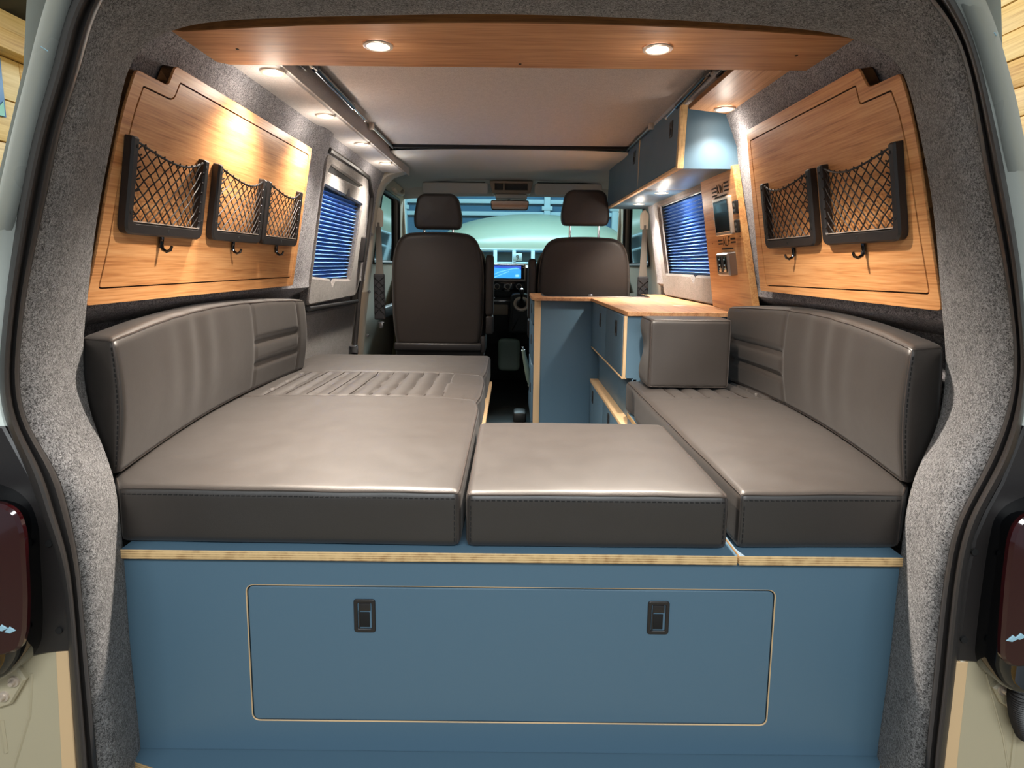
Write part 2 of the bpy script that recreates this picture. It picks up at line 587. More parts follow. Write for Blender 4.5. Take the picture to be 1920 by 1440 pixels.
# rounded-box cushion with piping and stitching
def dens(n, r, L):
    e = [0, 0.12, 0.3, 0.55, 0.8, 1.0]
    a = [q*r/L for q in e]
    mid = [r/L+(1-2*r/L)*k/n for k in range(1, n)]
    return a+mid+[1-q for q in a[::-1]]
def cushion(name, label, corners, z0, z1, r=0.016, nu=30, nv=30, nw=6, deform=None, crown=0.012, edge_crown=True,
            group=None, pipe=('top',), stitch=(), cat='cushion', mat='leather'):
    FL, FR, BR, BL = [V(c) for c in corners]
    lx = ((FR-FL).length+(BR-BL).length)/2
    ly = ((BL-FL).length+(BR-FR).length)/2
    lz = z1-z0
    def S(u, v, w2):
        p = V(((u-0.5)*lx, (v-0.5)*ly, (w2-0.5)*lz))
        h = V((lx/2-r, ly/2-r, lz/2-r))
        q = V((max(-h.x, min(h.x, p.x)), max(-h.y, min(h.y, p.y)), max(-h.z, min(h.z, p.z))))
        d = p-q
        if d.length > 1e-9:
            m2 = max(abs(d.x), abs(d.y), abs(d.z))
            p = q+d.normalized()*r*(m2/r)
        uu, vv, ww = p.x/lx+0.5, p.y/ly+0.5, p.z/lz+0.5
        xy = FL*(1-uu)*(1-vv)+FR*uu*(1-vv)+BR*uu*vv+BL*(1-uu)*vv
        P = V((xy.x, xy.y, z0+lz*ww))
        cu = max(0, 1-(2*uu-1)**4)*max(0, 1-(2*vv-1)**4)
        if ww > 0.5:
            P.z += crown*cu*(ww-0.5)*2
        if deform:
            P = deform(P, uu, vv, ww)
        nn = noise.noise(P*7.0)*0.0016+noise.noise(P*21.0)*0.0005
        P += V((0, 0, 1))*nn*(1 if ww > 0.9 else 0)+V((0, 1 if vv < 0.5 else -1, 0))*nn*(1 if (vv < 0.02 or vv > 0.98) else 0)
        return P
    U, W2, VV = dens(nu, r, lx), dens(nw, r, lz), dens(nv, r, ly)
    bm = nb()
    grid(bm, [[S(u, v, 1) for u in U] for v in VV])
    grid(bm, [[S(u, v, 0) for u in U] for v in VV])
    grid(bm, [[S(u, 0, w3) for u in U] for w3 in W2])
    grid(bm, [[S(u, 1, w3) for u in U] for w3 in W2])
    grid(bm, [[S(0, v, w3) for v in VV] for w3 in W2])
    grid(bm, [[S(1, v, w3) for v in VV] for w3 in W2])
    bmesh.ops.remove_doubles(bm, verts=bm.verts, dist=1e-5)
    base = S(0.5, 0.5, 0)
    t = thing(name, label, cat, base, group=group)
    obj('cover', bm, mat, t)
    pb = nb()
    def run(a, b2, n=60):
        return [S(*(V(a).lerp(V(b2), k/n))) for k in range(n+1)]
    paths = []
    if 'top' in pipe:
        paths += [run((0, 0, 1), (1, 0, 1)), run((1, 0, 1), (1, 1, 1)), run((1, 1, 1), (0, 1, 1)), run((0, 1, 1), (0, 0, 1))]
    if 'bottom' in pipe:
        paths += [run((0, 0, 0), (1, 0, 0)), run((1, 0, 0), (1, 1, 0)), run((0, 1, 0), (0, 0, 0))]
    if 'corners' in pipe:
        paths += [run((0, 0, 0), (0, 0, 1), 14), run((1, 0, 0), (1, 0, 1), 14)]
    if 'back_corners' in pipe:
        paths += [run((0, 1, 0), (0, 1, 1), 14), run((1, 1, 0), (1, 1, 1), 14)]
    for p in paths:
        tube(pb, p, 0.0022, 6)
    if paths:
        obj('piping', pb, 'piping', t, label='raised seam piping along the edges')
    if stitch:
        sb = nb()
        for a, b2, nrm in stitch:
            A, B = V(a), V(b2)
            Ln = (S(*B)-S(*A)).length
            n = int(Ln/0.0095)
            for k in range(n):
                p = S(*A.lerp(B, (k+0.2)/n))+V(nrm)*0.0006
                q = S(*A.lerp(B, (k+0.85)/n))+V(nrm)*0.0006
                tube(sb, [p, q], 0.0011, 4)
        obj('stitching', sb, 'stitch', t, kind='stuff')
    return t, S

# ================================================================== THE SETTING
def wall_profile(s, Y, z):
    """X of the carpeted inner side at (Y, z)."""
    lean = 0.80-SK*(min(z, 1.42)-0.82)
    out = lean+0.036
    if z < 0.84:
        k = min(1, max(0, (0.80-z)/0.05)); k = k*k*(3-2*k)
        out = 0.836*(1-k)+0.925*k
    # carpeted pillar between the wooden panel and the door / window bay
    c = math.exp(-((Y-2.325)/0.085)**4)
    if z > 0.70:
        out -= 0.022*c
    if z > 1.30:
        out -= 0.03*min(1, (z-1.30)/0.12)
    return s*out
HOLE = {-1: (2.44, 3.10, 0.78, 1.24), 1: (2.44, 3.10, 0.82, 1.22)}
def side_wall(s):
    h = HOLE[s]
    ys = sorted(set([1.04, 1.1]+[1.2+0.08*k for k in range(12)]+[2.2+0.02*k for k in range(13)]+[h[0], h[1]]+[2.55+0.1*k for k in range(6)]+[3.2, 3.3, 3.38]))
    zs = sorted(set([-0.05, 0.2, 0.45, 0.6, 0.68]+[0.70+0.02*k for k in range(9)]+[h[2], h[3]]+[0.9+0.1*k for k in range(5)]+[1.32, 1.36, 1.40, 1.46]))
    bm = nb()
    g = {}
    for y in ys:
        for z in zs:
            g[(y, z)] = bm.verts.new((wall_profile(s, y, z), y, z))
    for i in range(len(ys)-1):
        for k in range(len(zs)-1):
            if ys[i] >= h[0]-1e-6 and ys[i+1] <= h[1]+1e-6 and zs[k] >= h[2]-1e-6 and zs[k+1] <= h[3]+1e-6:
                continue
            bm.faces.new((g[(ys[i], zs[k])], g[(ys[i+1], zs[k])], g[(ys[i+1], zs[k+1])], g[(ys[i], zs[k+1])]))
    return bm
wl = struct('wall_left', side_wall(-1), 'carpet_dark', 'dark grey carpeted left side of the van interior')
wr = struct('wall_right', side_wall(1), 'carpet_dark', 'dark grey carpeted right side of the van interior')

# door panel with the shaped window cut-out on the left (sliding door)
def pmap(s, base):
    def f(a, b2, c):
        return V((a, sv(b2), c))
    return f
def local_slab(loops, n0, n1, ch=0.0, **k):
    bm = nb()
    return slab(bm, [[(p[0], sv(p[1])) for p in lp] for lp in loops], n0, n1, None, ch, **k)
def plane_obj(name, bm, mat, s, kind=None, label=None, parent=None):
    bm.transform(SM[s])
    return obj(name, bm, mat, parent, kind=kind, label=label)
d1 = fillet([(2.425, 0.715), (3.20, 0.715), (3.24, 0.82), (3.17, 1.24), (3.12, 1.325), (2.425, 1.33)], [0.03, 0.05, 0.05, 0.05, 0.05, 0.03])
hl = fillet([(2.425, 0.835), (2.70, 0.818), (2.735, 0.785), (2.77, 0.816), (3.032, 0.808), (3.062, 1.185), (2.815, 1.195), (2.79, 1.235), (2.765, 1.196), (2.445, 1.205)][::1], 0.008, 3)
hl = [V((max(p.x, 2.445), p.y)) for p in hl]
slot = fillet([(2.47, 1.262), (2.99, 1.262), (3.01, 1.272), (2.50, 1.292)], 0.006, 2)
dl = plane_obj('door_1', local_slab([d1, hl, slot], -0.06, -0.024, 0.008), 'carpet_door', -1, 'structure', 'grey carpeted sliding door panel with shaped window cut-out')
bm = local_slab([fillet([(2.46, 0.34), (3.33, 0.34), (3.27, 0.665), (2.46, 0.678)], 0.02)], -0.11, -0.040, 0.01)
plane_obj('lower_panel', bm, 'carpet_door', -1, None, None, dl)
bm = nb(); tube(bm, [SM[-1] @ V((2.46, sv(0.700), -0.030)), SM[-1] @ V((2.9, sv(0.690), -0.030)), SM[-1] @ V((3.25, sv(0.682), -0.030))], 0.011, 10)
obj('metal_rail', bm, 'steel', dl, label='glossy metal rail across the door')
bm = local_slab([offset(slot, -0.002)], -0.035, -0.0345)
plane_obj('slot_backing', bm, 'dark', -1, None, None, dl)
bm = nb(); t_ = local_slab([rect(3.13, 3.165, 0.90, 1.03, 0.008)], -0.03, 0.0, 0.004); join(bm, t_)
plane_obj('latch', bm, 'black', -1, None, 'black upright latch on the door edge', dl)
bm = nb()
for a in ((3.235, 3.30, 0.375, 0.385), (3.29, 3.30, 0.385, 0.43), (3.255, 3.30, 0.43, 0.436)):
    box(bm, -0.905, -0.865, a[0], a[1], a[2], a[3], 0.002)
obj('striker', bm, 'steel', dl, label='small bright metal striker bracket')
# dark rubber gap round the door
gp = [at(610, 286, X=-0.735), at(700, 345, X=-0.755)]
bm = nb(); tube(bm, [V((-0.735, 2.43, 1.345)), V((-0.738, 2.8, 1.343)), V((-0.745, 3.12, 1.335)), V((-0.755, 3.24, 1.25)), V((-0.80, 3.29, 1.0)), V((-0.85, 3.31, 0.75)), V((-0.90, 3.33, 0.34))], 0.013, 8)
obj('door_seal', bm, 'rubber', dl)

# right window bay
hr = fillet([(2.41, 0.853), (2.63, 0.853), (2.665, 0.822), (2.70, 0.853), (3.13, 0.853), (3.135, 1.198), (2.41, 1.198)], 0.008, 3)
frr = fillet([(2.375, 0.735), (3.22, 0.735), (3.22, 1.23), (2.375, 1.23)], 0.03)
hr = [V((max(p.x, 2.405), p.y)) for p in hr]
w2o = plane_obj('window_2', local_slab([frr, hr], -0.06, -0.024, 0.008), 'carpet_door', 1, 'structure', 'grey carpeted bay round the right window')
w1o = plane_obj('window_1', local_slab([rect(2.40, 3.14, 0.76, 1.25)], -0.10, -0.095), 'gloss_black', -1, 'structure', 'dark glass behind the left blind')
plane_obj('pane', local_slab([rect(2.38, 3.17, 0.80, 1.23)], -0.10, -0.095), 'gloss_black', 1, None, 'dark glass behind the right blind', w2o)

# floor and cab floor
bm = nb(); box(bm, -1.0, 1.0, 1.03, 4.78, -0.09, -0.051, 0.0)
struct('floor', bm, 'dash', 'dark floor of the van')

# rear opening: carpeted surround, rubber seal, painted body
L_body = [(60, 1500), (60, 1300), (-10, 1200), (-40, 1100), (-50, 950), (-60, 800), (-60, 700), (-60, 560), (-20, 420), (6, 311), (23, 233), (52, 117), (66, 58), (84, 0), (98, -60)]
L_out = [(150, 1500), (145, 1440), (134, 1307), (126, 1191), (120, 1113), (105, 1035), (72, 958), (53, 889), (11, 800), (-1, 740), (-3, 690), (6, 600), (12, 545), (23, 467), (41, 350), (66, 233), (101, 117), (113, 58), (133, 0), (160, -50)]
L_in = [(187, 1500), (183, 1440), (171, 1307), (160, 1191), (153, 1113), (146, 1035), (128, 958), (111, 889), (52, 800), (39, 750), (35, 700), (43, 600), (50, 545), (66, 467), (91, 350), (117, 233), (155, 117), (168, 58), (190, 0), (214, -35)]
L_edge = [(262, 1500), (260, 1420), (249, 1307), (237, 1191), (233, 1113), (226, 1030), (222, 987), (215, 933), (209, 893), (188, 840), (165, 780), (153, 720), (150, 660), (155, 600), (160, 555), (175, 422), (191, 333), (213, 222), (232, 133), (243, 107), (267, 75)]
R_body = [(1850, 1500), (1870, 1300), (1950, 1200), (1980, 1000), (1985, 800), (1985, 600), (1950, 380), (1922, 250), (1912, 190), (1893, 124), (1871, 40), (1851, 0), (1835, -50)]
R_out = [(1767, 1500), (1770, 1440), (1787, 1307), (1799, 1191), (1807, 1113), (1818, 1035), (1836, 973), (1867, 919), (1892, 875), (1913, 820), (1926, 740), (1928, 690), (1925, 640), (1915, 511), (1898, 400), (1875, 275), (1853, 178), (1833, 98), (1813, 40), (1791, 0), (1765, -45)]
R_in = [(1731, 1500), (1733, 1440), (1747, 1307), (1758, 1191), (1766, 1113), (1778, 1035), (1793, 973), (1813, 938), (1845, 880), (1872, 820), (1893, 760), (1902, 700), (1902, 640), (1893, 578), (1880, 489), (1862, 400), (1844, 311), (1822, 178), (1800, 89), (1773, 36), (1742, 0), (1715, -32)]
R_edge = [(1645, 1500), (1648, 1425), (1658, 1355), (1675, 1222), (1685, 1120), (1692, 1060), (1698, 1000), (1706, 950), (1716, 900), (1737, 860), (1767, 793), (1778, 710), (1778, 650), (1773, 610), (1769, 555), (1764, 489), (1756, 400), (1738, 289), (1718, 200), (1700, 129), (1680, 100)]
T_body = [(98, -60), (300, -170), (960, -190), (1640, -170), (1835, -50)]
T_out = [(160, -50), (260, -110), (500, -130), (960, -140), (1420, -130), (1660, -110), (1765, -45)]
T_in = [(214, -35), (300, -72), (500, -84), (960, -90), (1420, -84), (1640, -70), (1715, -32)]
T_edge = [(267, 75), (311, 54), (400, 37), (640, 29), (960, 26), (1280, 37), (1502, 52), (1600, 67), (1680, 100)]
def ring(l, t, r, Y, n=70, m=50):
    f = lambda pts, k: catmull([V((p[0], p[1], 0)) for p in pts], k)
    px = f(l, n)+f(t, m)[1:-1]+f(r, n)[::-1]
    Yf = Y if callable(Y) else (lambda i: Y)
    for it in range(5):
        px = [px[0]]+[(px[i-1]+px[i]*2+px[i+1])*0.25 for i in range(1, len(px)-1)]+[px[-1]]
    return [(p.x, p.y, Yf(p.y)) for p in px]
def W(q):
    return at(q[0], q[1], Y=q[2])
def blend(A, B, t, d=0.0):
    return [at(a[0]+(b2[0]-a[0])*t, a[1]+(b2[1]-a[1])*t, Y=a[2]+(b2[2]-a[2])*t+d) for a, b2 in zip(A, B)]
# body / seal / surround rings
r_body = ring(L_body, T_body, R_body, lambda y: 0.82 if y < 700 else (0.872 if y > 860 else 0.82+0.052*(y-700)/160))
r_out = ring(L_out, T_out, R_out, 0.865)
r_in = ring(L_in, T_in, R_in, 0.885)
r_edge = ring(L_edge, T_edge, R_edge, lambda y: 1.0 if y > 950 else (1.06 if y < 700 else 1.0+0.06*(950-y)/250))
q_body, q_out, q_in, q_edge = r_body, r_out, r_in, r_edge
r_body, r_out, r_in, r_edge = [[W(q) for q in r] for r in (q_body, q_out, q_in, q_edge)]
rows = []
N = len(r_in)
for k in range(13):
    t = k/12
    rows.append(blend(q_in, q_edge, t, -0.024*math.sin(PI*t)))
def outward(i, amt):
    c = V((0.0, 0, 0.62))
    d = V((r_edge[i].x-c.x, 0, (r_edge[i].z-c.z)*0.9)).normalized()
    return d*amt
rows.append([r_edge[i]+V((0, 0.012, 0))+outward(i, 0.004) for i in range(N)])
rows.append([r_edge[i]+V((0, 0.035, 0))+outward(i, 0.022) for i in range(N)])
rows.append([r_edge[i]+V((0, 0.10, 0))+outward(i, 0.15-0.09*max(0, min(1, (r_edge[i].z-1.26)/0.08))) for i in range(N)])
bm = nb(); grid(bm, rows)
struct('trim_1', bm, 'carpet', 'grey carpeted surround lining the rear opening')
rows = []
prof = [(0.0, 0.0), (0.04, -0.018), (0.12, -0.034), (0.25, -0.044), (0.38, -0.043), (0.47, -0.034), (0.54, -0.024), (0.60, -0.020), (0.66, -0.024), (0.76, -0.030), (0.88, -0.026), (0.97, -0.012), (1.0, 0.012)]
for t, d in prof:
    rows.append(blend(q_out, q_in, t, d*0.7))
bm = nb(); grid(bm, rows)
struct('trim_2', bm, 'rubber', 'black rubber seal running round the rear opening')
rows = []
for t, d in ((0, 0.16), (0, 0.12), (0, 0.04), (0.03, 0.008), (0.10, 0.0), (0.16, -0.004), (0.20, -0.001), (0.24, 0.004), (0.6, 0.0), (0.93, 0.0), (0.97, 0.006), (1.0, 0.03)):
    rows.append([r_body[i].lerp(r_out[i], t)+V((math.copysign(0.5*d, r_body[i].x)*(1 if d > 0.1 else 0)*min(1, abs(r_body[i].x)*2), d, 0.9*d*(1 if (d > 0.1 and r_body[i].z > 1.3) else 0))) for i in range(N)])
bm = nb(); grid(bm, rows)
body = struct('wall_rear', bm, 'paint', 'pale painted body edge round the rear opening')
scr = nb()
for px, py, l in ((78, 88, 14), (1862, 62, 6)):
    a, b2 = at(px, py, Y=0.825), at(px+l, py+9, Y=0.832)
    tube(scr, [a+V((0, -0.002, 0)), b2+V((0, -0.002, 0))], 0.0007, 5)
islands('paint_scratch', scr, 'post', body)

# lower body corners tinted cream for warm light, dark lamp recesses, bolted plates
def px_slab(pts, Y0, Y1, ch=0.0, holes=()):
    f = lambda a, b2, c: V((a, c, b2))
    lp = [[(at(x, y, Y=Y1).x, at(x, y, Y=Y1).z) for x, y in q] for q in (pts,)+tuple(holes)]
    return slab(nb(), lp, Y0, Y1, f, ch)
for s, cor, lip, rec, plate, bolts in (
    (-1, [(-160, 1150), (100, 1150), (128, 1225), (146, 1500), (-160, 1500)], [(104, 1222), (127, 1222), (145, 1500), (118, 1500)],
     [(-160, 760), (6, 800), (60, 900), (88, 960), (112, 1020), (128, 1100), (134, 1222), (88, 1226), (60, 1232), (-160, 1232)],
     [(-60, 1236), (22, 1240), (47, 1276), (20, 1322), (-4, 1330), (-60, 1330)], [(5, 1253), (27, 1277), (8, 1305)]),
    (1, [(1830, 1150), (2080, 1150), (2080, 1500), (1774, 1500), (1806, 1240)], [(1792, 1242), (1816, 1242), (1788, 1500), (1764, 1500)],
     [(2080, 760), (1922, 800), (1880, 905), (1850, 960), (1828, 1010), (1812, 1090), (1794, 1240), (1830, 1243), (1870, 1255), (2080, 1255)],
     [(1990, 1240), (1893, 1268), (1864, 1292), (1878, 1320), (1905, 1336), (1990, 1336)], [(1881, 1293), (1897, 1320), (1903, 1272)])):
    bm = px_slab(cor, 0.875, 0.866, 0.002)
    co = obj('body_corner', bm, 'sill', body, label='painted metal corner below the lamp, tinted cream for warm light')
    obj('corner_lip', px_slab(lip, 0.867, 0.863, 0.001), 'ply_side', co)
    obj('lamp_recess', px_slab(rec, 0.872, 0.861, 0.003), 'black', body, label='dark recess behind the rear lamp')
    hb = nb()
    for hx, hy in (((93, 1018), (112, 1181)) if s < 0 else ((1826, 1034), (1806, 1198))):
        c = at(hx, hy, Y=0.861)
        lathe(hb, [(0.0, 0.0), (0.0055, 0.0), (0.0055, 0.003), (0.0, 0.003)], 14, Matrix.Translation(c) @ Matrix.Rotation(PI/2, 4, 'X'))
    islands('mounting_hole', hb, 'dark', body)
    pl = obj('bolted_plate', px_slab(plate, 0.867, 0.857, 0.003), 'sill', body, label='bolted metal plate under the lamp, tinted cream for warm light')
    for hx, hy in bolts:
        c = at(hx, hy, Y=0.857)
        hb = lathe(nb(), [(0, 0.009), (0.0035, 0.009), (0.0045, 0.006), (0.0045, 0.003), (0.0085, 0.0028), (0.009, 0.0)], 16, Matrix.Translation(c) @ Matrix.Rotation(PI/2, 4, 'X'))
        obj('bolt', hb, 'silver', pl)
# pressed-metal fold lines
bm = nb(); tube(bm, [at(1848, 1262, Y=0.8665), at(1880, 1380, Y=0.8665), at(1893, 1460, Y=0.8665)], 0.002, 6); tube(bm, [at(1903, 1365, Y=0.8665), at(1895, 1440, Y=0.8665)], 0.004, 6)
tube(bm, [at(60, 1262, Y=0.8665), at(56, 1340, Y=0.8665), at(26, 1440, Y=0.8665)], 0.003, 6); tube(bm, [at(4, 1350, Y=0.8665), at(12, 1410, Y=0.8665)], 0.004, 6)
islands('pressed_fold', bm, 'sill', body)

# tail lamps
def tail_lamp(house, lens, label, led):
    c = at(*house[len(house)//2], Y=0.86)
    t = thing('tail_lamp', label, 'tail lamp', c)
    H = fillet([(at(x, y, Y=0.862).x, at(x, y, Y=0.862).z) for x, y in house], 0.02)
    bm = nb()
    rows = []
    for yy, ins in ((0.862, 0.0), (0.85, 0.0005), (0.828, 0.001), (0.818, 0.004), (0.812, 0.010), (0.811, 0.015), (0.813, 0.018)):
        rows.append([V((p.x, yy, p.y)) for p in offset(H, ins)])
    vv = grid(bm, rows, True)
    bm.faces.new(vv[-1])
    obj('housing', bm, 'gloss_black', t)
    Ln = fillet([(at(x, y, Y=0.81).x, at(x, y, Y=0.81).z) for x, y in lens], 0.012)
    bm = nb(); slab(bm, [Ln], 0.816, 0.806, lambda a, b2, c2: V((a, c2, b2)), 0.004)
    obj('lens', bm, 'red_lens', t, label='dark red lens')
    bm = nb()
    for x, y in led:
        q = at(x, y, Y=0.804)
        slab(bm, [[(q.x-0.009, q.z-0.004), (q.x, q.z+0.005), (q.x+0.009, q.z-0.001), (q.x, q.z-0.006)]], 0.807, 0.8045, lambda a, b2, c2: V((a, c2, b2)), 0.001)
    islands('reflector', bm, 'post', t, label='small white diamond reflectors')
    return t
tail_lamp([(-90, 880), (-10, 903), (35, 920), (60, 945), (74, 985), (82, 1150), (79, 1205), (58, 1236), (28, 1249), (-90, 1262)],
          [(-90, 930), (10, 945), (34, 962), (46, 1000), (52, 1120), (50, 1185), (40, 1216), (18, 1226), (-90, 1238)],
          'dark red rear lamp beside the left of the rear opening', [(2, 1178), (17, 1182), (-13, 1176)])
tail_lamp([(2010, 905), (1925, 928), (1885, 945), (1862, 972), (1850, 1030), (1836, 1130), (1826, 1225), (1836, 1252), (1862, 1268), (2010, 1262)],
          [(2010, 950), (1925, 964), (1903, 985), (1893, 1015), (1884, 1090), (1876, 1200), (1876, 1235), (1896, 1250), (2010, 1245)],
          'dark red rear lamp beside the right of the rear opening', [(1900, 1198), (1915, 1194), (1930, 1191)])
# corrugated hose on the right, cable on the left
bm = nb()
P = [at(1922, 1262, Y=0.83), at(1914, 1300, Y=0.83), at(1915, 1340, Y=0.84), at(1926, 1375, Y=0.85)]
cl = catmull(P, 60)
tube(bm, cl, [0.0145+0.0022*math.cos(k*PI/1.0) for k in range(60)], 16)
tag(obj('corrugated_hose', bm, 'black'), 'black corrugated hose hanging under the right rear lamp', 'hose')

# soffits, ceiling
def plan(pts, z0, z1, ch=0.0, mat_side=None):
    bm = nb()
    return slab(bm, [pts], z1, z0, lambda a, b2, c2: V((a, b2, c2)), ch)
bm = nb()
slab(bm, [[(-0.60, 1.45), (-0.60, 3.34), (-0.66, 3.37), (-0.725, 3.34), (-0.735, 3.2), (-0.725, 1.45)]], 1.43, 1.395, None, 0.006)
box(bm, -0.605, -0.595, 1.45, 3.5, 1.40, 1.475, 0.002)
struct('ceiling_soffit_left', bm, 'lining').name = 'trim_3'
bm = nb()
slab(bm, [[(0.57, 1.45), (0.73, 1.45), (0.73, 3.36), (0.57, 3.5)]], 1.47, 1.432, None, 0.004)
box(bm, 0.565, 0.575, 1.45, 3.5, 1.44, 1.475, 0.002)
struct('trim_4', bm, 'lining', 'grey lined strip above the right cupboards')
bm = nb()
slab(bm, [[(-0.76, 1.075), (0.76, 1.075), (0.76, 1.56), (-0.76, 1.56)]], 1.44, 1.402, None, 0.004)
struct('trim_5', bm, 'lining', 'grey lined roof end above the wooden lamp board')
bm = nb()
box(bm, -0.60, 0.58, 1.50, 1.775, 1.465, 1.49, 0.003)
box(bm, -0.60, 0.58, 1.784, 2.93, 1.465, 1.49, 0.003)
box(bm, -0.60, 0.58, 1.5, 3.0, 1.49, 1.495, 0)
ce = struct('ceiling', bm, 'lining', 'taupe fabric lined roof panel with one cross seam')
# front headliner: curves down to the windscreen
rows = []
for Y, zc, ze, xw in ((2.95, 1.450, 1.440, 0.60), (2.97, 1.438, 1.432, 0.62), (3.08, 1.436, 1.43, 0.66), (3.25, 1.452, 1.43, 0.72), (3.5, 1.455, 1.43, 0.80), (3.8, 1.462, 1.43, 0.82), (4.05, 1.47, 1.43, 0.82), (4.18, 1.468, 1.425, 0.81), (4.25, 1.455, 1.41, 0.80), (4.28, 1.40, 1.37, 0.80), (4.32, 1.38, 1.35, 0.8)):
    rows.append([V((-xw+2*xw*k/24, Y, zc-(zc-ze)*abs(-1+2*k/24)**3)) for k in range(25)])
bm = nb(); grid(bm, rows)
rows = []
for sgn in (-1, 1):
    gr = []
    for Y, z0_, xo in ((3.33, 1.43, 0.72), (3.5, 1.43, 0.80), (4.3, 1.37, 0.80)):
        gr.append([V((sgn*xo, Y, z0_)), V((sgn*(xo+0.04), Y, z0_-0.04)), V((sgn*0.86, Y, z0_-0.09))])
    grid(bm, gr)
struct('trim_6', bm, 'headliner', 'pale grey cab headliner curving to the windscreen')
bm = nb(); box(bm, -0.6, 0.6, 2.925, 2.96, 1.45, 1.48, 0.003)
struct('trim_7', bm, 'dark', 'dark joint across the roof before the cab')

# cab side walls, front door windows
def cab_side(s):
    bm = nb()
    X = s*0.85
    f = lambda a, b2, c2: V((X+s*c2-s*0.16*(b2-0.9), a, b2))
    outer = [(3.38, -0.05), (4.75, -0.05), (4.75, 0.92), (4.30, 1.42), (3.38, 1.44)]
    hole = fillet([(3.62, 0.90), (4.42, 0.90), (4.40, 1.02), (4.16, 1.33), (3.62, 1.34)], 0.04)
    slab(bm, [outer, hole], 0.03, 0.0, f, 0.004)
    o = struct('door_2' if s < 0 else 'door_3', bm, 'beige', 'beige front door lining, %s side of the cab' % ('left' if s < 0 else 'right'))
    bm = nb(); slab(bm, [hole], 0.028, 0.024, f)
    obj('side_glass', bm, 'gloss_black', o)
    bm = nb()
    tube(bm, [f(a.x, a.y, 0.0) for a in hole], 0.010, 8, closed=True)
    obj('glass_seal', bm, 'rubber', o)
    bm = nb(); box(bm, min(X-s*0.0, X-s*0.06), max(X, X-s*0.06), 3.7, 4.4, 0.55, 0.62, 0.015)
    obj('door_armrest', bm, 'dash', o)
for s in (-1, 1):
    cab_side(s)
# B pillars
for s in (-1, 1):
    bm = nb()
    if s < 0:
        prof = [(-0.775, 3.40, 1.44, 0.10), (-0.70, 3.40, 1.425, 0.07)]
        path = [(3.46, 0.25, 0.905), (3.46, 0.55, 0.875), (3.46, 0.8, 0.84), (3.45, 1.05, 0.80), (3.45, 1.18, 0.782), (3.45, 1.28, 0.762), (3.45, 1.34, 0.735), (3.46, 1.385, 0.69), (3.47, 1.41, 0.62)]
    else:
        path = [(3.46, 0.25, 0.915), (3.46, 0.55, 0.895), (3.46, 0.8, 0.862), (3.45, 1.05, 0.822), (3.45, 1.18, 0.802), (3.45, 1.28, 0.782), (3.45, 1.36, 0.75), (3.46, 1.41, 0.70)]
    rows = []
    for (Y, z, x) in path:
        wd = 0.075 if z < 1.3 else 0.075+0.25*(z-1.3)
        sec = [(x+0.06, Y-0.04), (x+0.012, Y-0.046), (x, Y-0.04), (x-0.008, Y-0.02), (x-0.010, Y+0.05), (x+0.0, Y+0.07), (x+0.06, Y+0.075)]
        sec = [(x+0.08, Y-0.06), (x+0.035, Y-0.066), (x+0.012, Y-0.06), (x-0.002, Y-0.035), (x-0.006, Y+0.04), (x+0.012, Y+0.07), (x+0.08, Y+0.075)]
        rows.append([V((s*a, b2, z)) for a, b2 in sec])
    grid(bm, rows)
    o = struct('trim_8' if s < 0 else 'trim_9', bm, 'beige', 'beige pillar behind the %s front seat' % ('left' if s < 0 else 'right'))
    if s < 0:
        bm = nb()
        rows = [[V((s*(a-0.003), b2-0.003, z)) for a, b2 in [(x+0.08, 3.40), (x+0.035, 3.394), (x+0.012, 3.40), (x-0.002, 3.425), (x-0.006, 3.5)]] for (Y, z, x) in ((3.46, 0.25, 0.905), (3.46, 0.55, 0.875), (3.46, 0.73, 0.851))]
        grid(bm, rows)
        obj('lower_cover', bm, 'beige_dark', o)
        for px, py in ((697, 440), (692, 547), (689, 629)):
            c = at(px, py, Y=3.388)
            hb = lathe(nb(), [(0, 0.006), (0.007, 0.005), (0.009, 0.0)], 14, Matrix.Translation(c) @ Matrix.Rotation(PI/2, 4, 'X'))
            obj('screw', hb, 'steel', o)
# A pillars and windscreen frame
bm = nb()
for s in (-1, 1):
    tube(bm, [V((s*0.80, 4.30, 1.39)), V((s*0.815, 4.42, 1.2)), V((s*0.84, 4.62, 0.98)), V((s*0.86, 4.8, 0.80))], 0.028, 10)
struct('trim_10', bm, 'beige', 'beige windscreen pillars')
bm = nb()
rows = [[V((-0.8+1.6*k/16, 4.30+0.06*(1-(k/8-1)**2), 1.385)) for k in range(17)], [V((-0.86+1.72*k/16, 4.85+0.12*(1-(k/8-1)**2), 0.85)) for k in range(17)]]
grid(bm, rows)
struct('window_3', bm, 'glass', 'curved windscreen with a cool blue tint')
bm = nb()
rows = [[V((sg*0.86, y, z)) for y, z in ((4.3, 1.38), (4.8, 0.84), (4.8, -0.05), (4.3, -0.05))] for sg in (-1,)]
# bulkhead under the dash
box(bm, -1.15, 1.15, 4.78, 4.84, -0.09, 0.84, 0.01)
struct('trim_11', bm, 'dash', 'dark bulkhead under the dashboard')
# raised tailgate over the camera (its underside shades the top of the opening)
bm = nb()
f = lambda a, b2, c2: V((a, 0.80-b2*0.96+c2*0.25, 1.50+b2*0.27+c2))
slab(bm, [fillet([(-0.70, 0.0), (0.70, 0.0), (0.66, 1.08), (-0.66, 1.08)], 0.10)], 0.05, 0.0, f, 0.01)
dg = struct('door_4', bm, 'paint', 'raised pale tailgate above the rear opening')
bm = nb(); slab(bm, [fillet([(-0.60, 0.12), (0.60, 0.12), (0.57, 0.62), (-0.57, 0.62)], 0.08)], 0.0, -0.012, f, 0.004); obj('inner_lining', bm, 'carpet_dark', dg)
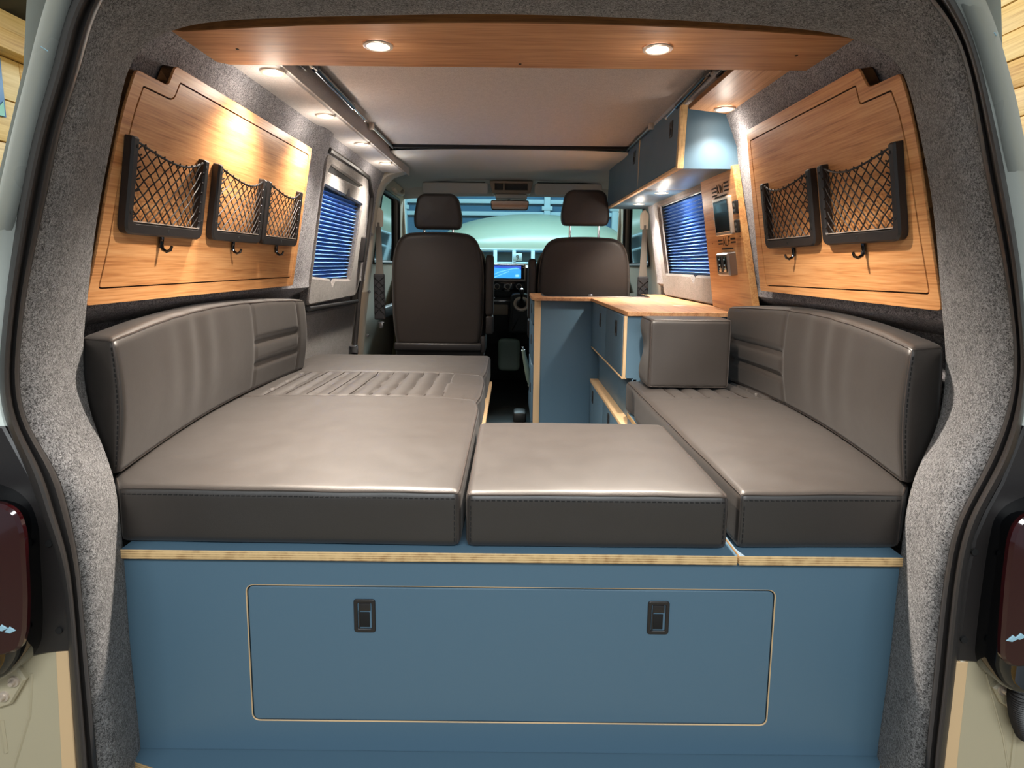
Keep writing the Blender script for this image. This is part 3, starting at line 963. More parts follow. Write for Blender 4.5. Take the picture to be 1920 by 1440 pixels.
# outer shell: roof skin + side skin so the van is closed
bm = nb()
rows = []
for Y in (0.99, 1.2, 1.5, 2.0, 3.0, 4.2, 4.45):
    zt = 1.56 if Y < 4.0 else 1.56-(Y-4.0)*0.2
    e = min(1.0, (Y-0.99)/0.4)
    half = [(0.93+0.06*e, 0.0), (0.93+0.05*e, 0.7), (0.855+0.05*e, 1.0), (0.785+0.09*e, 1.2), (0.76+0.08*e, 1.36), (0.73+0.07*e, 1.50), (0.6, zt)]
    rows.append([V((-x, Y, z)) for x, z in half]+[V((x, Y, z)) for x, z in half[::-1]])
grid(bm, rows)
struct('wall_outer', bm, 'paint', 'pale outer skin of the van').name = 'wall_outside'

# ------------------------------------------------------------------ workshop around the van
bm = nb(); box(bm, -2.7, 2.7, -3.2, 9.2, -0.62, -0.55)
struct('ground', bm, 'concrete', 'pale concrete workshop floor').name = 'floor_workshop'
bm = nb(); box(bm, 2.46, 2.5, 0.0, 9.0, -0.55, 3.2)
gw = struct('wall_workshop_right', bm, 'pine', 'timber clad workshop wall right of the van')
k = 0
z = 0.35
random.seed(3)
while z < 3.1:
    y = 0.6+random.uniform(-0.4, 0.3)
    while y < 5.6:
        L = random.choice((1.2, 1.5, 1.8, 2.4))
        bm = nb(); box(bm, 2.437+random.uniform(-0.003, 0.003), 2.462, y+0.0015, y+L-0.0015, z+0.002, z+0.138, 0.003)
        obj('plank', bm, 'pine2' if random.random() < 0.6 else 'pine', gw)
        y += L
    z += 0.142
bm = nb(); box(bm, -2.5, -2.46, 0.0, 9.0, -0.55, 3.2)
gw = struct('wall_workshop_left', bm, 'pine', 'timber clad workshop wall left of the van')
z = 0.85
while z < 1.75:
    y = 1.0+random.uniform(-0.4, 0.0)
    while y < 5.2:
        L = random.choice((1.2, 1.8, 2.4))
        bm = nb(); box(bm, -2.462, -2.437+random.uniform(-0.003, 0.003), y+0.0015, y+L-0.0015, z+0.002, z+0.198, 0.003)
        obj('plank', bm, 'pine2' if random.random() < 0.5 else 'pine', gw)
        y += L
    z += 0.202
bm = nb(); box(bm, -2.46, -2.34, 1.2, 5.5, 1.86, 1.95, 0.004); obj('timber_beam', bm, 'pine', gw, label='thick timber beam along the wall')
bm = nb(); box(bm, -2.46, -2.40, 1.2, 5.5, 1.955, 2.06, 0.004); obj('timber_beam', bm, 'pine2', gw)
# sagging dark sheet under the roof on the left
rows = []
for i in range(14):
    Y = 1.8+i*0.22
    rows.append([V((-2.45+0.16*j, Y, 2.10+0.05*math.sin(i*0.9+j*0.7)+0.03*j+0.02*math.cos(i*2.1))) for j in range(10)])
bm = nb(); grid(bm, rows)
tag(obj('roof_sheet', bm, 'cloth_dark'), 'dark creased sheet under the workshop roof, top left', 'sheet')
# poster
t = thing('poster', 'blue green seascape picture on the timber wall left of the van', 'picture', (-2.42, 2.8, 1.55))
bm = nb(); box(bm, -2.436, -2.425, 2.35, 2.93, 1.57, 1.84, 0.002); obj('sea', bm, 'poster', t)
rows = [[V((-2.423, 2.36+0.56*k/20, 1.572)) for k in range(21)], [V((-2.423, 2.36+0.56*k/20, 1.625+0.012*math.sin(k*1.3)+0.008*math.sin(k*2.9))) for k in range(21)]]
bm = nb(); grid(bm, rows); obj('shore', bm, 'poster_green', t)
bm = nb(); box(bm, -2.7, 2.7, -0.2, 9.2, 3.2, 3.26)
struct('ceiling_workshop', bm, 'pine', 'boarded workshop roof')
# far wall with beams, seen through the windscreen
bm = nb(); box(bm, -2.7, 2.7, 9.1, 9.2, -0.55, 3.2)
fw = struct('wall_workshop_front', bm, 'wall_far', 'wall tinted for teal light beyond the windscreen')
for z in (1.62, 1.80, 2.02):
    bm = nb(); box(bm, -2.6, 2.6, 9.02, 9.1, z, z+0.06, 0.004); obj('rail', bm, 'post', fw)
for x in (-1.62, 0.53, 1.55):
    bm = nb(); box(bm, x-0.045, x+0.045, 8.98, 9.1, -0.55, 2.3, 0.004)
    box(bm, x-0.08, x+0.08, 8.97, 9.02, 1.70, 1.76, 0.004)
    obj('upright', bm, 'post', fw)
# domed front built in place of a pale windscreen reflection
t = thing('reflection_dome', 'pale green rounded vehicle built as a solid dome beyond the windscreen', 'reflection', (0.3, 7.6, -0.55))
rows = []
for i in range(13):
    a = i/12
    z = 1.06+0.50*math.sin(a*PI/2)
    Y = 7.1+0.9*(1-math.cos(a*PI/2))
    hw = 1.15+0.10*math.sin(a*PI)-0.25*a
    rows.append([V((0.28+hw*math.sin(b2*PI/2)*1.0, Y+0.35*(1-math.cos(b2*PI/2)), z-0.22*a*(1-math.cos(b2*PI/2))-0.03*(1-math.cos(b2*PI/2)))) for b2 in [k/10 for k in range(-10, 11)]])
bm = nb(); grid(bm, rows)
obj('bonnet', bm, 'bonnet', t)
bm = nb(); tube(bm, [V((0.80, 7.52, 1.46)), V((1.0, 7.35, 1.30)), V((1.10, 7.3, 1.12))], 0.018, 6)
obj('wiper', bm, 'dash', t)
bm = nb(); box(bm, -0.8, 1.35, 7.45, 7.9, -0.3, 1.05, 0.08, 3); obj('body', bm, 'wall_far', t)  # body, wiper and wheels are made up around the reflected shape
bm = nb()
for sx in (-0.55, 1.1):
    lathe(bm, [(0.0, -0.1), (0.25, -0.1), (0.31, -0.06), (0.31, 0.06), (0.25, 0.1), (0.0, 0.1)], 24, Matrix.Translation((sx, 7.8, -0.24)) @ Matrix.Rotation(PI/2, 4, 'Y'))
islands('wheel', bm, 'dash', t)
# low railing with the number sign
t = thing('railing', 'pale low railing in front of the van with upright bars', 'railing', (0, 6.5, -0.55))
for z in (1.045, 0.90, 0.60):
    bm = nb(); box(bm, -1.4, 1.4, 6.49, 6.52, z, z+0.022, 0.004); obj('rail', bm, 'post', t)
for x in [-1.2+0.205*k for k in range(13)]:
    bm = nb(); box(bm, x-0.02, x+0.02, 6.46, 6.49, -0.55, 1.045, 0.004); obj('bar', bm, 'post', t)
t = thing('number_sign', 'small white sign reading 9 on the railing outside', 'sign', (0.075, 6.44, 0.97))
c = at(970, 482, Y=6.44)
bm = nb(); box(bm, c.x-0.05, c.x+0.05, 6.44, 6.45, c.z-0.04, c.z+0.04, 0.004); obj('plate', bm, 'post', t)
bm = nb()
arc = [V((c.x+0.012*math.cos(a), 6.437, c.z+0.009+0.012*math.sin(a))) for a in [2*PI*k/16 for k in range(16)]]
tube(bm, arc, 0.0028, 6, closed=True)
tube(bm, [V((c.x+0.012, 6.437, c.z+0.009)), V((c.x+0.011, 6.437, c.z-0.012)), V((c.x+0.001, 6.437, c.z-0.026))], 0.0028, 6)
obj('digit', bm, 'dash', t)

# ================================================================== LAMPS
def lamp(loc, label, group, k=1.0):
    t = thing('downlight', label, 'lamp', loc, group=group)
    mx = Matrix.Translation(loc)
    obj('bezel', lathe(nb(), [(0.024, -0.001), (0.0255, -0.004), (0.0295, -0.0045), (0.0325, -0.003), (0.0335, 0.0), (0.024, 0.0)], 28, mx), 'silver', t)
    obj('lens', lathe(nb(), [(0.0001, -0.0035), (0.020, -0.003), (0.0245, -0.0005)], 28, mx), 'lamp_glow', t, label='glowing warm white lens')
    l = bpy.data.lights.new('bulb', 'SPOT')
    l.energy = LAMP_POWER*k; l.color = LAMP_COL
    l.spot_size = math.radians(118); l.spot_blend = 1.0
    l.shadow_soft_size = 0.022
    o = bpy.data.objects.new('bulb', l); C.objects.link(o)
    o.parent = t
    o.location = (0, 0, -0.012)
    l2 = bpy.data.lights.new('ceiling_fill', 'POINT')  # added point light below the lens, lifts the ceiling and halo
    l2.energy = LAMP_POWER*0.022*(k if k < 1 else 0.12); l2.color = LAMP_COL
    l2.shadow_soft_size = 0.02
    o2 = bpy.data.objects.new('ceiling_fill', l2); C.objects.link(o2)
    o2.parent = t
    o2.location = (0, 0, -0.075)
    return t
for x, y, lab in ((709, 85, 'round downlight in the rear wooden board, nearer the left wooden panel'), (1233, 91, 'round downlight in the rear wooden board, nearer the right wooden panel')):
    lamp(at(x, y, Z=1.378), lab, 'downlights in the wooden boards', 2.1)
lamp(at(1359, 204, Z=1.40), 'round downlight in the wooden board beside the blue overhead cupboard', 'downlights in the wooden boards', 0.28)
for k, (x, y) in enumerate(((512, 135), (610, 217), (679, 270), (723, 306))):
    lamp(at(x, y, Z=1.393), ['soffit downlight closest to the rear opening, above the left wooden panel', 'second soffit downlight from the rear, above the small left net pockets', 'third soffit downlight from the rear, above the left window blind', 'soffit downlight farthest from the rear, next to the left seat belt pillar'][k], 'downlights in the carpeted left soffit', 0.62)
for k, (x, y) in enumerate(((1198, 382), (1241, 361))):
    lamp(at(x, y, Z=1.228), ['downlight under the blue overhead cupboard, nearer the headrest', 'downlight under the blue overhead cupboard, nearer the control panel'][k], 'downlights under the overhead cupboard', 0.6)

# ================================================================== WOODEN BOARDS OVERHEAD
t = thing('overhead_board', 'long bamboo lamp board across the rear roof edge', 'board', (0, 1.4, 1.38))
fr = [(-0.726, 1.305)]+[(-0.70+1.425*k/16, 1.318-0.062*(1-(k/8-1)**2)) for k in range(17)]+[(0.755, 1.325), (0.785, 1.50), (0.74, 1.53), (-0.70, 1.53), (-0.735, 1.50)]
bm = nb(); slab(bm, [fr], 1.396, 1.380, lambda a, b2, c2: V((a, b2, c2)), 0.002, mi=0, mi_side=1)
obj('board', bm, ['bamboo_x', 'wood_edge'], t)
bm = nb()
for x, y in ((445, 92), (975, 120), (1493, 104)):
    lathe(bm, [(0.0001, -0.001), (0.003, -0.001), (0.004, 0.0)], 12, Matrix.Translation(at(x, y, Z=1.380)))
islands('screw_head', bm, 'dark', t)
t = thing('side_board', 'bamboo lamp board along the right roof edge behind the cupboard', 'board', (0.66, 1.8, 1.4))
bm = nb(); slab(bm, [[(0.568, 1.45), (0.735, 1.45), (0.735, 2.05), (0.568, 1.985)]], 1.416, 1.402, lambda a, b2, c2: V((a, b2, c2)), 0.002, mi_side=1)
obj('board', bm, ['bamboo_y', 'wood_edge'], t)
bm = nb()
for x, y in ((1413, 168), (1463, 132)):
    lathe(bm, [(0.0001, -0.001), (0.003, -0.001), (0.004, 0.0)], 12, Matrix.Translation(at(x, y, Z=1.402)))
islands('screw_head', bm, 'silver', t)

# ================================================================== WOODEN SIDE PANELS
def side_panel(s, outer, rad, groove, grad, label):
    t = thing('bamboo_board', label, 'panel', mat=SM[s])
    o = fillet([(a, sv(b2)) for a, b2 in outer], rad)
    g0 = fillet([(a, sv(b2)) for a, b2 in groove], grad)
    g1 = offset(g0, 0.0038)
    bm = nb()
    slab(bm, [o, g0], -0.028, 0.0, None, 0.0)
    bm2 = nb(); slab(bm2, [g1], -0.028, 0.0); join(bm, bm2)
    # dark backing plate gives the groove its shade
    bm3 = nb(); slab(bm3, [o], -0.030, -0.005, None, 0.0, mi=1); join(bm, bm3)
    obj('board', bm, ['bamboo_side', 'logo'], t, local=True)
    # rounded rim bead
    bm4 = nb(); tube(bm4, [V((p.x, p.y, -0.003)) for p in offset(o, 0.002)], 0.0032, 8, closed=True)
    obj('rim', bm4, 'bamboo_side', t, local=True)
    return t
side_panel(-1, [(1.103, 0.814), (1.122, 0.907), (1.141, 1.057), (1.166, 1.188), (1.192, 1.264), (1.298, 1.264), (1.318, 1.310), (2.182, 1.303), (2.162, 0.814)],
           [0.012, 0.15, 0.15, 0.1, 0.012, 0.012, 0.012, 0.012, 0.012],
           [(1.133, 0.843), (1.150, 0.917), (1.171, 1.085), (1.196, 1.19), (1.216, 1.242), (1.319, 1.242), (1.338, 1.284), (2.160, 1.278), (2.136, 0.843)],
           [0.012, 0.1, 0.1, 0.1, 0.006, 0.016, 0.008, 0.010, 0.012], 'left bamboo wall panel holding three net pockets')
side_panel(1, [(1.089, 0.822), (1.107, 0.952), (1.126, 1.12), (1.145, 1.21), (1.163, 1.262), (1.262, 1.264), (1.290, 1.312), (1.876, 1.312), (1.888, 0.824)],
           [0.014, 0.15, 0.15, 0.1, 0.012, 0.012, 0.012, 0.012, 0.012],
           [(1.116, 0.850), (1.136, 0.98), (1.155, 1.13), (1.172, 1.20), (1.190, 1.241), (1.291, 1.242), (1.302, 1.282), (1.858, 1.281), (1.842, 0.840)],
           [0.012, 0.1, 0.1, 0.1, 0.006, 0.006, 0.006, 0.010, 0.012], 'right bamboo wall panel holding two net pockets')

# ================================================================== NET POCKETS
PW, PH = 0.289, 0.190
def net_pocket(label):
    t = thing('net_pocket', label, 'pocket', group='elastic net pockets')
    # local: x = along, y = up, z = out of the wall; origin bottom-left
    wd = 0.021
    U = [(0, PH), (0, 0), (PW, 0), (PW, PH), (PW-wd, PH), (PW-wd, 0.026), (wd, 0.026), (wd, PH)]
    lp = fillet(U, [0.004, 0.024, 0.024, 0.004, 0.004, 0.010, 0.010, 0.004], 5)
    bm = nb(); slab(bm, [lp], 0.001, 0.019, None, 0.004)
    obj('frame', bm, 'black', t, local=True)
    bm = nb(); slab(bm, [[(wd-0.001, 0.0262), (PW-wd+0.001, 0.0262), (PW-wd, 0.028), (wd, 0.028)]], 0.004, 0.0193, None)
    obj('lower_lip', bm, 'silver', t, local=True)
    bulge = lambda x, y: 0.012+0.016*math.sin(PI*max(0, min(1, (x-wd)/(PW-2*wd))))*(0.25+0.75*(y/PH))
    top = lambda x: PH-0.008-0.024*math.sin(PI*max(0, min(1, (x-wd)/(PW-2*wd))))
    # net cords: two families of zig-zag strands, clipped to the opening
    bm = nb()
    x0, x1, yb = wd, PW-wd, 0.028
    step = 0.0275
    for sgn in (-1, 1):
        for k in range(-10, 22):
            pts = []
            for j in range(0, 33):
                v = j/32
                y = yb+(PH-yb)*v
                x = x0+k*step+sgn*(y-yb)*1.0+0.0012*math.sin(k*2.1+j*0.9)
                if x0 <= x <= x1 and y <= top(x)+0.002:
                    pts.append(V((x, y, bulge(x, y)+0.0012*sgn)))
            if len(pts) > 2:
                tube(bm, pts, 0.0014, 5)
    # knots / clips along the posts
    for k in range(6):
        for xx in (wd+0.001, PW-wd-0.001):
            y = yb+0.012+0.023*k
            tube(bm, [V((xx, y, 0.017)), V((xx+(0.005 if xx < PW/2 else -0.005), y+0.004, 0.020))], 0.0018, 5)
    obj('net', bm, 'cord', t, local=True)
    bm = nb()
    tube(bm, [V((x, top(x), bulge(x, PH)+0.001)) for x in [x0-0.004+(x1-x0+0.008)*k/24 for k in range(25)]], 0.0023, 7)
    for k in range(9):
        x = x0+(x1-x0)*(k+0.7)/9.5
        tube(bm, [V((x-0.006, top(x-0.006)-0.003, bulge(x, PH))), V((x, top(x)+0.004, bulge(x, PH)+0.003)), V((x+0.006, top(x+0.006)-0.003, bulge(x, PH)))], 0.0013, 5)
    obj('elastic_cord', bm, 'cord', t, local=True)
    bm = nb()
    box(bm, PW/2-0.006, PW/2+0.006, -0.026, 0.002, 0.002, 0.008, 0.002)
    tube(bm, [V((PW/2, -0.018, 0.006)), V((PW/2, -0.028, 0.010)), V((PW/2, -0.031, 0.018)), V((PW/2, -0.027, 0.026)), V((PW/2, -0.017, 0.029))], [0.004, 0.004, 0.0036, 0.0033, 0.0028], 8)
    obj('hook', bm, 'gloss_black', t, local=True)
    bm = nb()
    for sx, sy in ((wd*0.62, PH-0.018), (PW-wd*0.62, PH-0.018), (wd*0.5, 0.045), (PW-wd*0.5, 0.045), (PW/2, 0.013)):
        lathe(bm, [(0.0001, 0.0196), (0.0034, 0.0196), (0.0040, 0.0188)], 10, Matrix.Translation((sx, sy, 0)))
    islands('screw_hole', bm, 'dark', t, local=True)
    return t
def pocket_matrix(s, Y, z):
    m = SM[s] @ Matrix.Translation((Y, sv(z), 0.0005))
    return m
first = net_pocket('left wall net pocket nearest the rear opening')
first.matrix_world = pocket_matrix(-1, 1.171, 0.953)
for s, Y, lab in ((-1, 1.508, 'middle net pocket of the three on the left wooden panel'),
                  (-1, 1.812, 'left wall net pocket next to the window blind'),
                  (1, 1.163, 'right wall net pocket nearest the rear opening'),
                  (1, 1.487, 'right wall net pocket nearer the control panel')):
    copy_thing(first, pocket_matrix(s, Y, 0.955), lab)

# ================================================================== BLINDS
def blind(s, y0, y1, z0, z1, tab, label):
    t = thing('pleated_blind', label, 'blind', mat=SM[s])
    n = 23
    rows = []
    za, zb = sv(z0), sv(z1)
    for k in range(2*n+1):
        v = za+(zb-za)*k/(2*n)
        rows.append([V((y, v, -0.070 if k % 2 == 0 else -0.044)) for y in (y0, (y0+y1)/2, y1)])
    bm = nb(); grid(bm, rows)
    o = obj('pleated_cloth', bm, 'blind', t, local=True, smooth=False)
    for nm, v, hh in (('top_rail', zb, 0.016), ('bottom_rail', za, 0.010)):
        bm = nb(); box(bm, y0-0.005, y1+0.005, v-hh, v+0.004, -0.064, -0.040, 0.002)
        obj(nm, bm, 'blind_dark', t, local=True)
    if tab:
        bm = nb(); box(bm, tab-0.03, tab+0.03, zb-0.018, zb-0.006, -0.041, -0.037, 0.001)
        obj('pull_tab', bm, 'post', t, local=True, label='small white pull tab')
    return t
blind(-1, 2.42, 3.09, 0.812, 1.215, 2.72, 'blue pleated blind in the left sliding door window')
blind(1, 2.39, 3.15, 0.855, 1.208, None, 'blue pleated blind in the right window by the worktop')

# ================================================================== CONTROL PANEL (right)
t = thing('control_panel', 'bamboo control panel with dark screen and sockets by the right blind', 'panel', mat=SM[1])
n0 = 0.0
bm = nb()
slab(bm, [[(1.975, sv(0.722)), (2.385, sv(0.738)), (2.375, sv(1.235)), (2.035, sv(1.235))]], -0.03, -0.008, None, 0.002, mi_side=1)
obj('board', bm, ['bamboo_v', 'bamboo_v'], t, local=True)
NF = -0.0078
def bar(bm, y0, z0, y1, z1, wdt=0.0028):
    A, B = V((y0, sv(z0), NF)), V((y1, sv(z1), NF))
    d = (B-A).normalized(); n = V((-d.y, d.x, 0))*wdt
    vs = [bm.verts.new(p) for p in (A-n, B-n, B+n, A+n)]
    vt = [bm.verts.new(v.co+V((0, 0, 0.0006))) for v in vs]
    bm.faces.new(vt)
    for i in range(4):
        bm.faces.new((vs[i-1], vs[i], vt[i], vt[i-1]))
# logo slots: wall is seen from inside, +Y runs to the left in the picture
bm = nb()
yc = 2.172
for k, z in enumerate((1.186, 1.173, 1.160)):
    bar(bm, yc+0.085-0.0, z-0.004, yc+0.035, z-0.004); bar(bm, yc-0.040, z+0.003, yc-0.085, z+0.003)
bar(bm, yc+0.060, 1.148, yc-0.060, 1.148)
bar(bm, yc+0.028, 1.160, yc+0.028, 1.190, .0022); bar(bm, yc+0.026, 1.175, yc+0.010, 1.190, .0022); bar(bm, yc+0.026, 1.175, yc+0.010, 1.160, .0022)
for a, b2, c2, d in ((0.004, 1.190, -0.004, 1.160), (-0.004, 1.160, -0.012, 1.184), (-0.012, 1.184, -0.020, 1.160), (-0.020, 1.160, -0.028, 1.190)):
    bar(bm, yc+a, b2, yc+c2, d, .0022)
yc = 2.158
for k, z in enumerate((0.993, 0.981)):
    bar(bm, yc+0.085, z, yc+0.040, z); bar(bm, yc-0.040, z+0.002, yc-0.085, z+0.002)
bar(bm, yc+0.058, 0.962, yc-0.058, 0.962)
z0_, z1_ = 0.974, 1.003
for a, b2, c2, d in ((0.034, z0_, 0.026, z1_), (0.026, z1_, 0.018, z0_), (0.031, 0.984, 0.021, 0.984), (0.008, z1_, 0.008, z0_), (0.008, z0_, -0.008, z0_), (-0.018, z1_, -0.018, z0_), (-0.018, z1_, -0.034, z1_), (-0.018, 0.989, -0.030, 0.989)):
    bar(bm, yc+a, b2, yc+c2, d, .0022)
islands('vent_slot', bm, 'logo', t, local=True)
bm = nb(); slab(bm, [rect(2.072, 2.232, sv(1.010), sv(1.143), 0.008)], -0.01, 0.004, None, 0.003)
sc1 = obj('display', bm, 'silver', t, local=True, label='silver framed display')
bm = nb(); slab(bm, [rect(2.084, 2.222, sv(1.022), sv(1.133), 0.002)], 0.003, 0.0052, None, 0.001)
obj('screen', bm, 'screen_off', sc1, local=True, label='dark screen')
for z in (1.098, 1.035):
    bm = nb(); slab(bm, [rect(2.020, 2.052, sv(z-0.022), sv(z+0.022), 0.004)], -0.01, 0.0, None, 0.002)
    so = obj('usb_socket', bm, 'black', t, local=True)
    bm = nb(); lathe(bm, [(0.0001, 0.0012), (0.005, 0.0012), (0.006, 0.0)], 12, Matrix.Translation((2.036, sv(z+0.008), 0)))
    box(bm, 2.031, 2.042, sv(z-0.014), sv(z-0.006), -0.001, 0.0014, 0.0004)
    obj('port', bm, 'steel', so, local=True)
bm = nb(); lathe(bm, [(0.0001, 0.006), (0.0055, 0.005), (0.007, 0.0)], 16, Matrix.Translation((2.252, sv(1.075), -0.008)))
obj('key_switch', bm, 'steel', t, local=True)
bm = nb(); slab(bm, [rect(2.085, 2.205, sv(0.868), sv(0.950), 0.006)], -0.01, 0.022, None, 0.006)
so = obj('power_socket', bm, 'steel', t, local=True, label='brushed steel double socket')
bm = nb()
for yy in (2.118, 2.168):
    box(bm, yy-0.018, yy+0.018, sv(0.882), sv(0.938), 0.0215, 0.0232, 0.002)
islands('socket_face', bm, 'screen_off', so, local=True)
bm = nb()
for yy in (2.118, 2.168):
    for dz in (0.925, 0.905, 0.893):
        box(bm, yy-0.005, yy+0.005, sv(dz), sv(dz+0.004), 0.0230, 0.0242, 0.0005)
islands('socket_pin', bm, 'post', so, local=True)
bm = nb()
for a, b2 in ((2.31, 0.985), (2.03, 1.00)):
    lathe(bm, [(0.0001, 0.0006), (0.0025, 0.0006), (0.003, 0.0)], 10, Matrix.Translation((a, sv(b2), -0.008)))
islands('screw_head', bm, 'logo', t, local=True)

# ================================================================== LATCH builder (inset push latch)
def latch(parent, c, u, v, n, wdt=0.026, hgt=0.052):
    """c centre on the surface, u/v in-plane unit vectors, n outward."""
    mx = Matrix((u, v, n)).transposed().to_4x4(); mx.translation = c
    bm = nb(); slab(bm, [rect(-wdt/2-0.007, wdt/2+0.007, -hgt/2-0.007, hgt/2+0.007, 0.006), rect(-wdt/2, wdt/2, -hgt/2, hgt/2, 0.003)], -0.004, 0.0025, None, 0.0012)
    bm.transform(mx)
    o = obj('latch', bm, 'black', parent)
    bm = nb(); slab(bm, [rect(-wdt/2, wdt/2, -hgt/2, hgt/2, 0.003)], -0.006, -0.003)
    box(bm, -wdt/2+0.004, wdt/2-0.004, -hgt/2+0.003, hgt/2-0.019, -0.004, 0.001, 0.001)
    bm.transform(mx)
    obj('latch_well', bm, 'dark', o)
    bm = nb(); box(bm, -wdt/2+0.002, wdt/2-0.002, hgt/2-0.016, hgt/2-0.001, -0.004, 0.002, 0.0012)
    box(bm, -wdt/2+0.001, -wdt/2+0.004, -hgt/2+0.001, hgt/2-0.016, -0.004, 0.0012, 0.0006)
    bm.transform(mx)
    obj('latch_button', bm, 'black', o)
    return o

# ================================================================== BED BASE (rear)
def board_flat(bm, x0, x1, y0, y1, z0, z1, bev=0.0008):
    box(bm, x0, x1, y0, y1, z0, z1, bev)
    for f in bm.faces:
        f.normal_update()
        f.material_index = 0 if abs(f.normal.z) > 0.7 else 1
    return bm
t = thing('bed_base', 'blue rear bed base with wide flap under the cushions', 'cabinet', (0, 1.02, -0.03))
f = lambda a, b2, c2: V((a, c2, b2))
FL = fillet([(-0.482, 0.034), (0.494, 0.034), (0.492, 0.305), (-0.481, 0.305)], 0.012)
gap = offset(FL, -0.004)
out = [(-0.75, -0.031), (0.75, -0.031), (0.75, 0.3625), (-0.75, 0.3625)]
bm = nb(); slab(bm, [out, gap], 1.030, 1.012, f, 0.0)
obj('front_panel', bm, 'blue', t)
bm = nb(); tube(bm, [V((p.x, 1.0135, p.y)) for p in offset(gap, 0.0003)], 0.0016, 6, closed=True)
obj('cut_edge', bm, 'ply_side', t, label='pale bare wood edge of the flap opening')
bm = nb(); slab(bm, [offset(FL, -0.003)], 1.029, 1.0145, f)
flb = nb(); slab(flb, [FL], 1.028, 1.0118, f, 0.0015)
bm.free()
fo = obj('flap', flb, 'blue', t, label='wide blue flap with rounded corners and two latches')
for x, y in ((684, 1154), (1234, 1158)):
    latch(fo, at(x, y, Y=1.0115), V((1, 0, 0)), V((0, 0, 1)), V((0, -1, 0)))
bm = nb(); slab(bm, [gap], 1.045, 1.031, f); obj('backing', bm, 'dark', t)
obj('top_board', board_flat(nb(), -0.702, 0.415, 0.999, 1.50, 0.3635, 0.3815), ['blue', 'ply_z'], t, label='blue top board with layered ply edge')
obj('seat_board', board_flat(nb(), 0.4185, 0.716, 0.999, 2.04, 0.3635, 0.3815), ['blue', 'ply_z'], t, label='blue right-hand top board with layered ply edge')
obj('side_board', board_flat(nb(), -0.86, -0.080, 1.501, 2.56, 0.3635, 0.3815), ['ply_side', 'ply_side'], t, label='pale bare ply under the left cushions')
bm = nb(); box(bm, -0.135, -0.118, 1.51, 2.55, -0.04, 0.363, 0.001); obj('inner_panel', bm, 'blue', t)
bm = nb(); box(bm, 0.42, 0.438, 1.51, 2.04, -0.04, 0.363, 0.001); obj('inner_panel', bm, 'blue', t)
# lower floor board with bowed front edge
t = thing('floor_board', 'bright blue floor board with bowed ply edge at the rear sill', 'board', (0, 1.0, -0.04))
fr = [(-0.74, 1.03)]+[(-0.70+1.4*k/20, 0.968-0.035*(1-(k/10-1)**2)+(0.015 if k in (0, 20) else 0)) for k in range(21)]+[(0.74, 1.03)]
bm = nb(); slab(bm, [fr], -0.050, -0.032, lambda a, b2, c2: V((a, b2, c2)), 0.0, mi=0, mi_side=1)
obj('board', bm, ['blue', 'ply_z'], t)

# ================================================================== CUSHIONS
ZB, ZT = 0.383, 0.492
def ribs(x0, x1, v0, v1, axis, n, depth=0.006):
    """soft ribs between coordinates; returns dz(P)."""
    def g(a, b2):
        if not (v0 <= b2 <= v1) or not (x0 <= a <= x1):
            return 0.0
        ph = (a-x0)/(x1-x0)*n % 1.0
        e = min(1, min(b2-v0, v1-b2)/0.02)
        return depth*(abs(math.sin(PI*ph))**0.5-1.0)*e
    return g
# left seat pad, near part and far part are one cover with a ribbed band
rb = ribs(-0.755, -0.205, 1.735, 2.115, 0, 10, 0.008)
def def_left(P, u, v, w2):
    P.x -= 0.085*max(0, 1-2*u)*min(1, v/0.08)*max(0, 1-v)**0.7
    if w2 > 0.6:
        P.z += rb(P.x, P.y)
        for yy in (1.728, 2.122):
            P.z -= 0.004*math.exp(-((P.y-yy)/0.006)**2)*(1 if P.x < -0.12 else 0.5)
    if u > 0.93:
        P.x -= 0.010*math.exp(-((P.y-1.72)/0.05)**2)+0.008*math.exp(-((P.y-2.12)/0.05)**2)
    return P
t, S1 = cushion('seat_cushion', 'long dark leather cushion on the left with a ribbed band', [(-0.712, 1.018), (-0.087, 1.012), (-0.088, 2.605), (-0.872, 2.605)], ZB, ZT,
                r=0.018, nu=110, nv=150, deform=def_left, crown=0.012, group='leather seat cushions on the bed base',
                stitch=[((0.01, 0, 0.875), (0.985, 0, 0.875), (0, -1, 0)), ((0.982, 0, 0.1), (0.982, 0, 0.78), (0, -1, 0))], pipe=('top', 'corners'))
sb = nb()
for yy in (1.728, 2.122):
    tube(sb, [S1(k/40*0.98+0.01, (yy-1.015)/1.59, 1)+V((0, 0, 0.001)) for k in range(41)], 0.0012, 5)
for k in range(1, 11):
    x = -0.755+0.055*k
    pts = []
    for j in range(9):
        yy = 1.738+0.374*j/8
        v = (yy-1.015)/1.59
        xl = -0.712-0.16*v; xr = -0.0875
        pts.append(S1((x-xl)/(xr-xl), v, 1)+V((0, 0, 0.0012)))
    tube(sb, pts, 0.0011, 5)
obj('seam', sb, 'piping', t, label='sewn seams of the ribbed band')

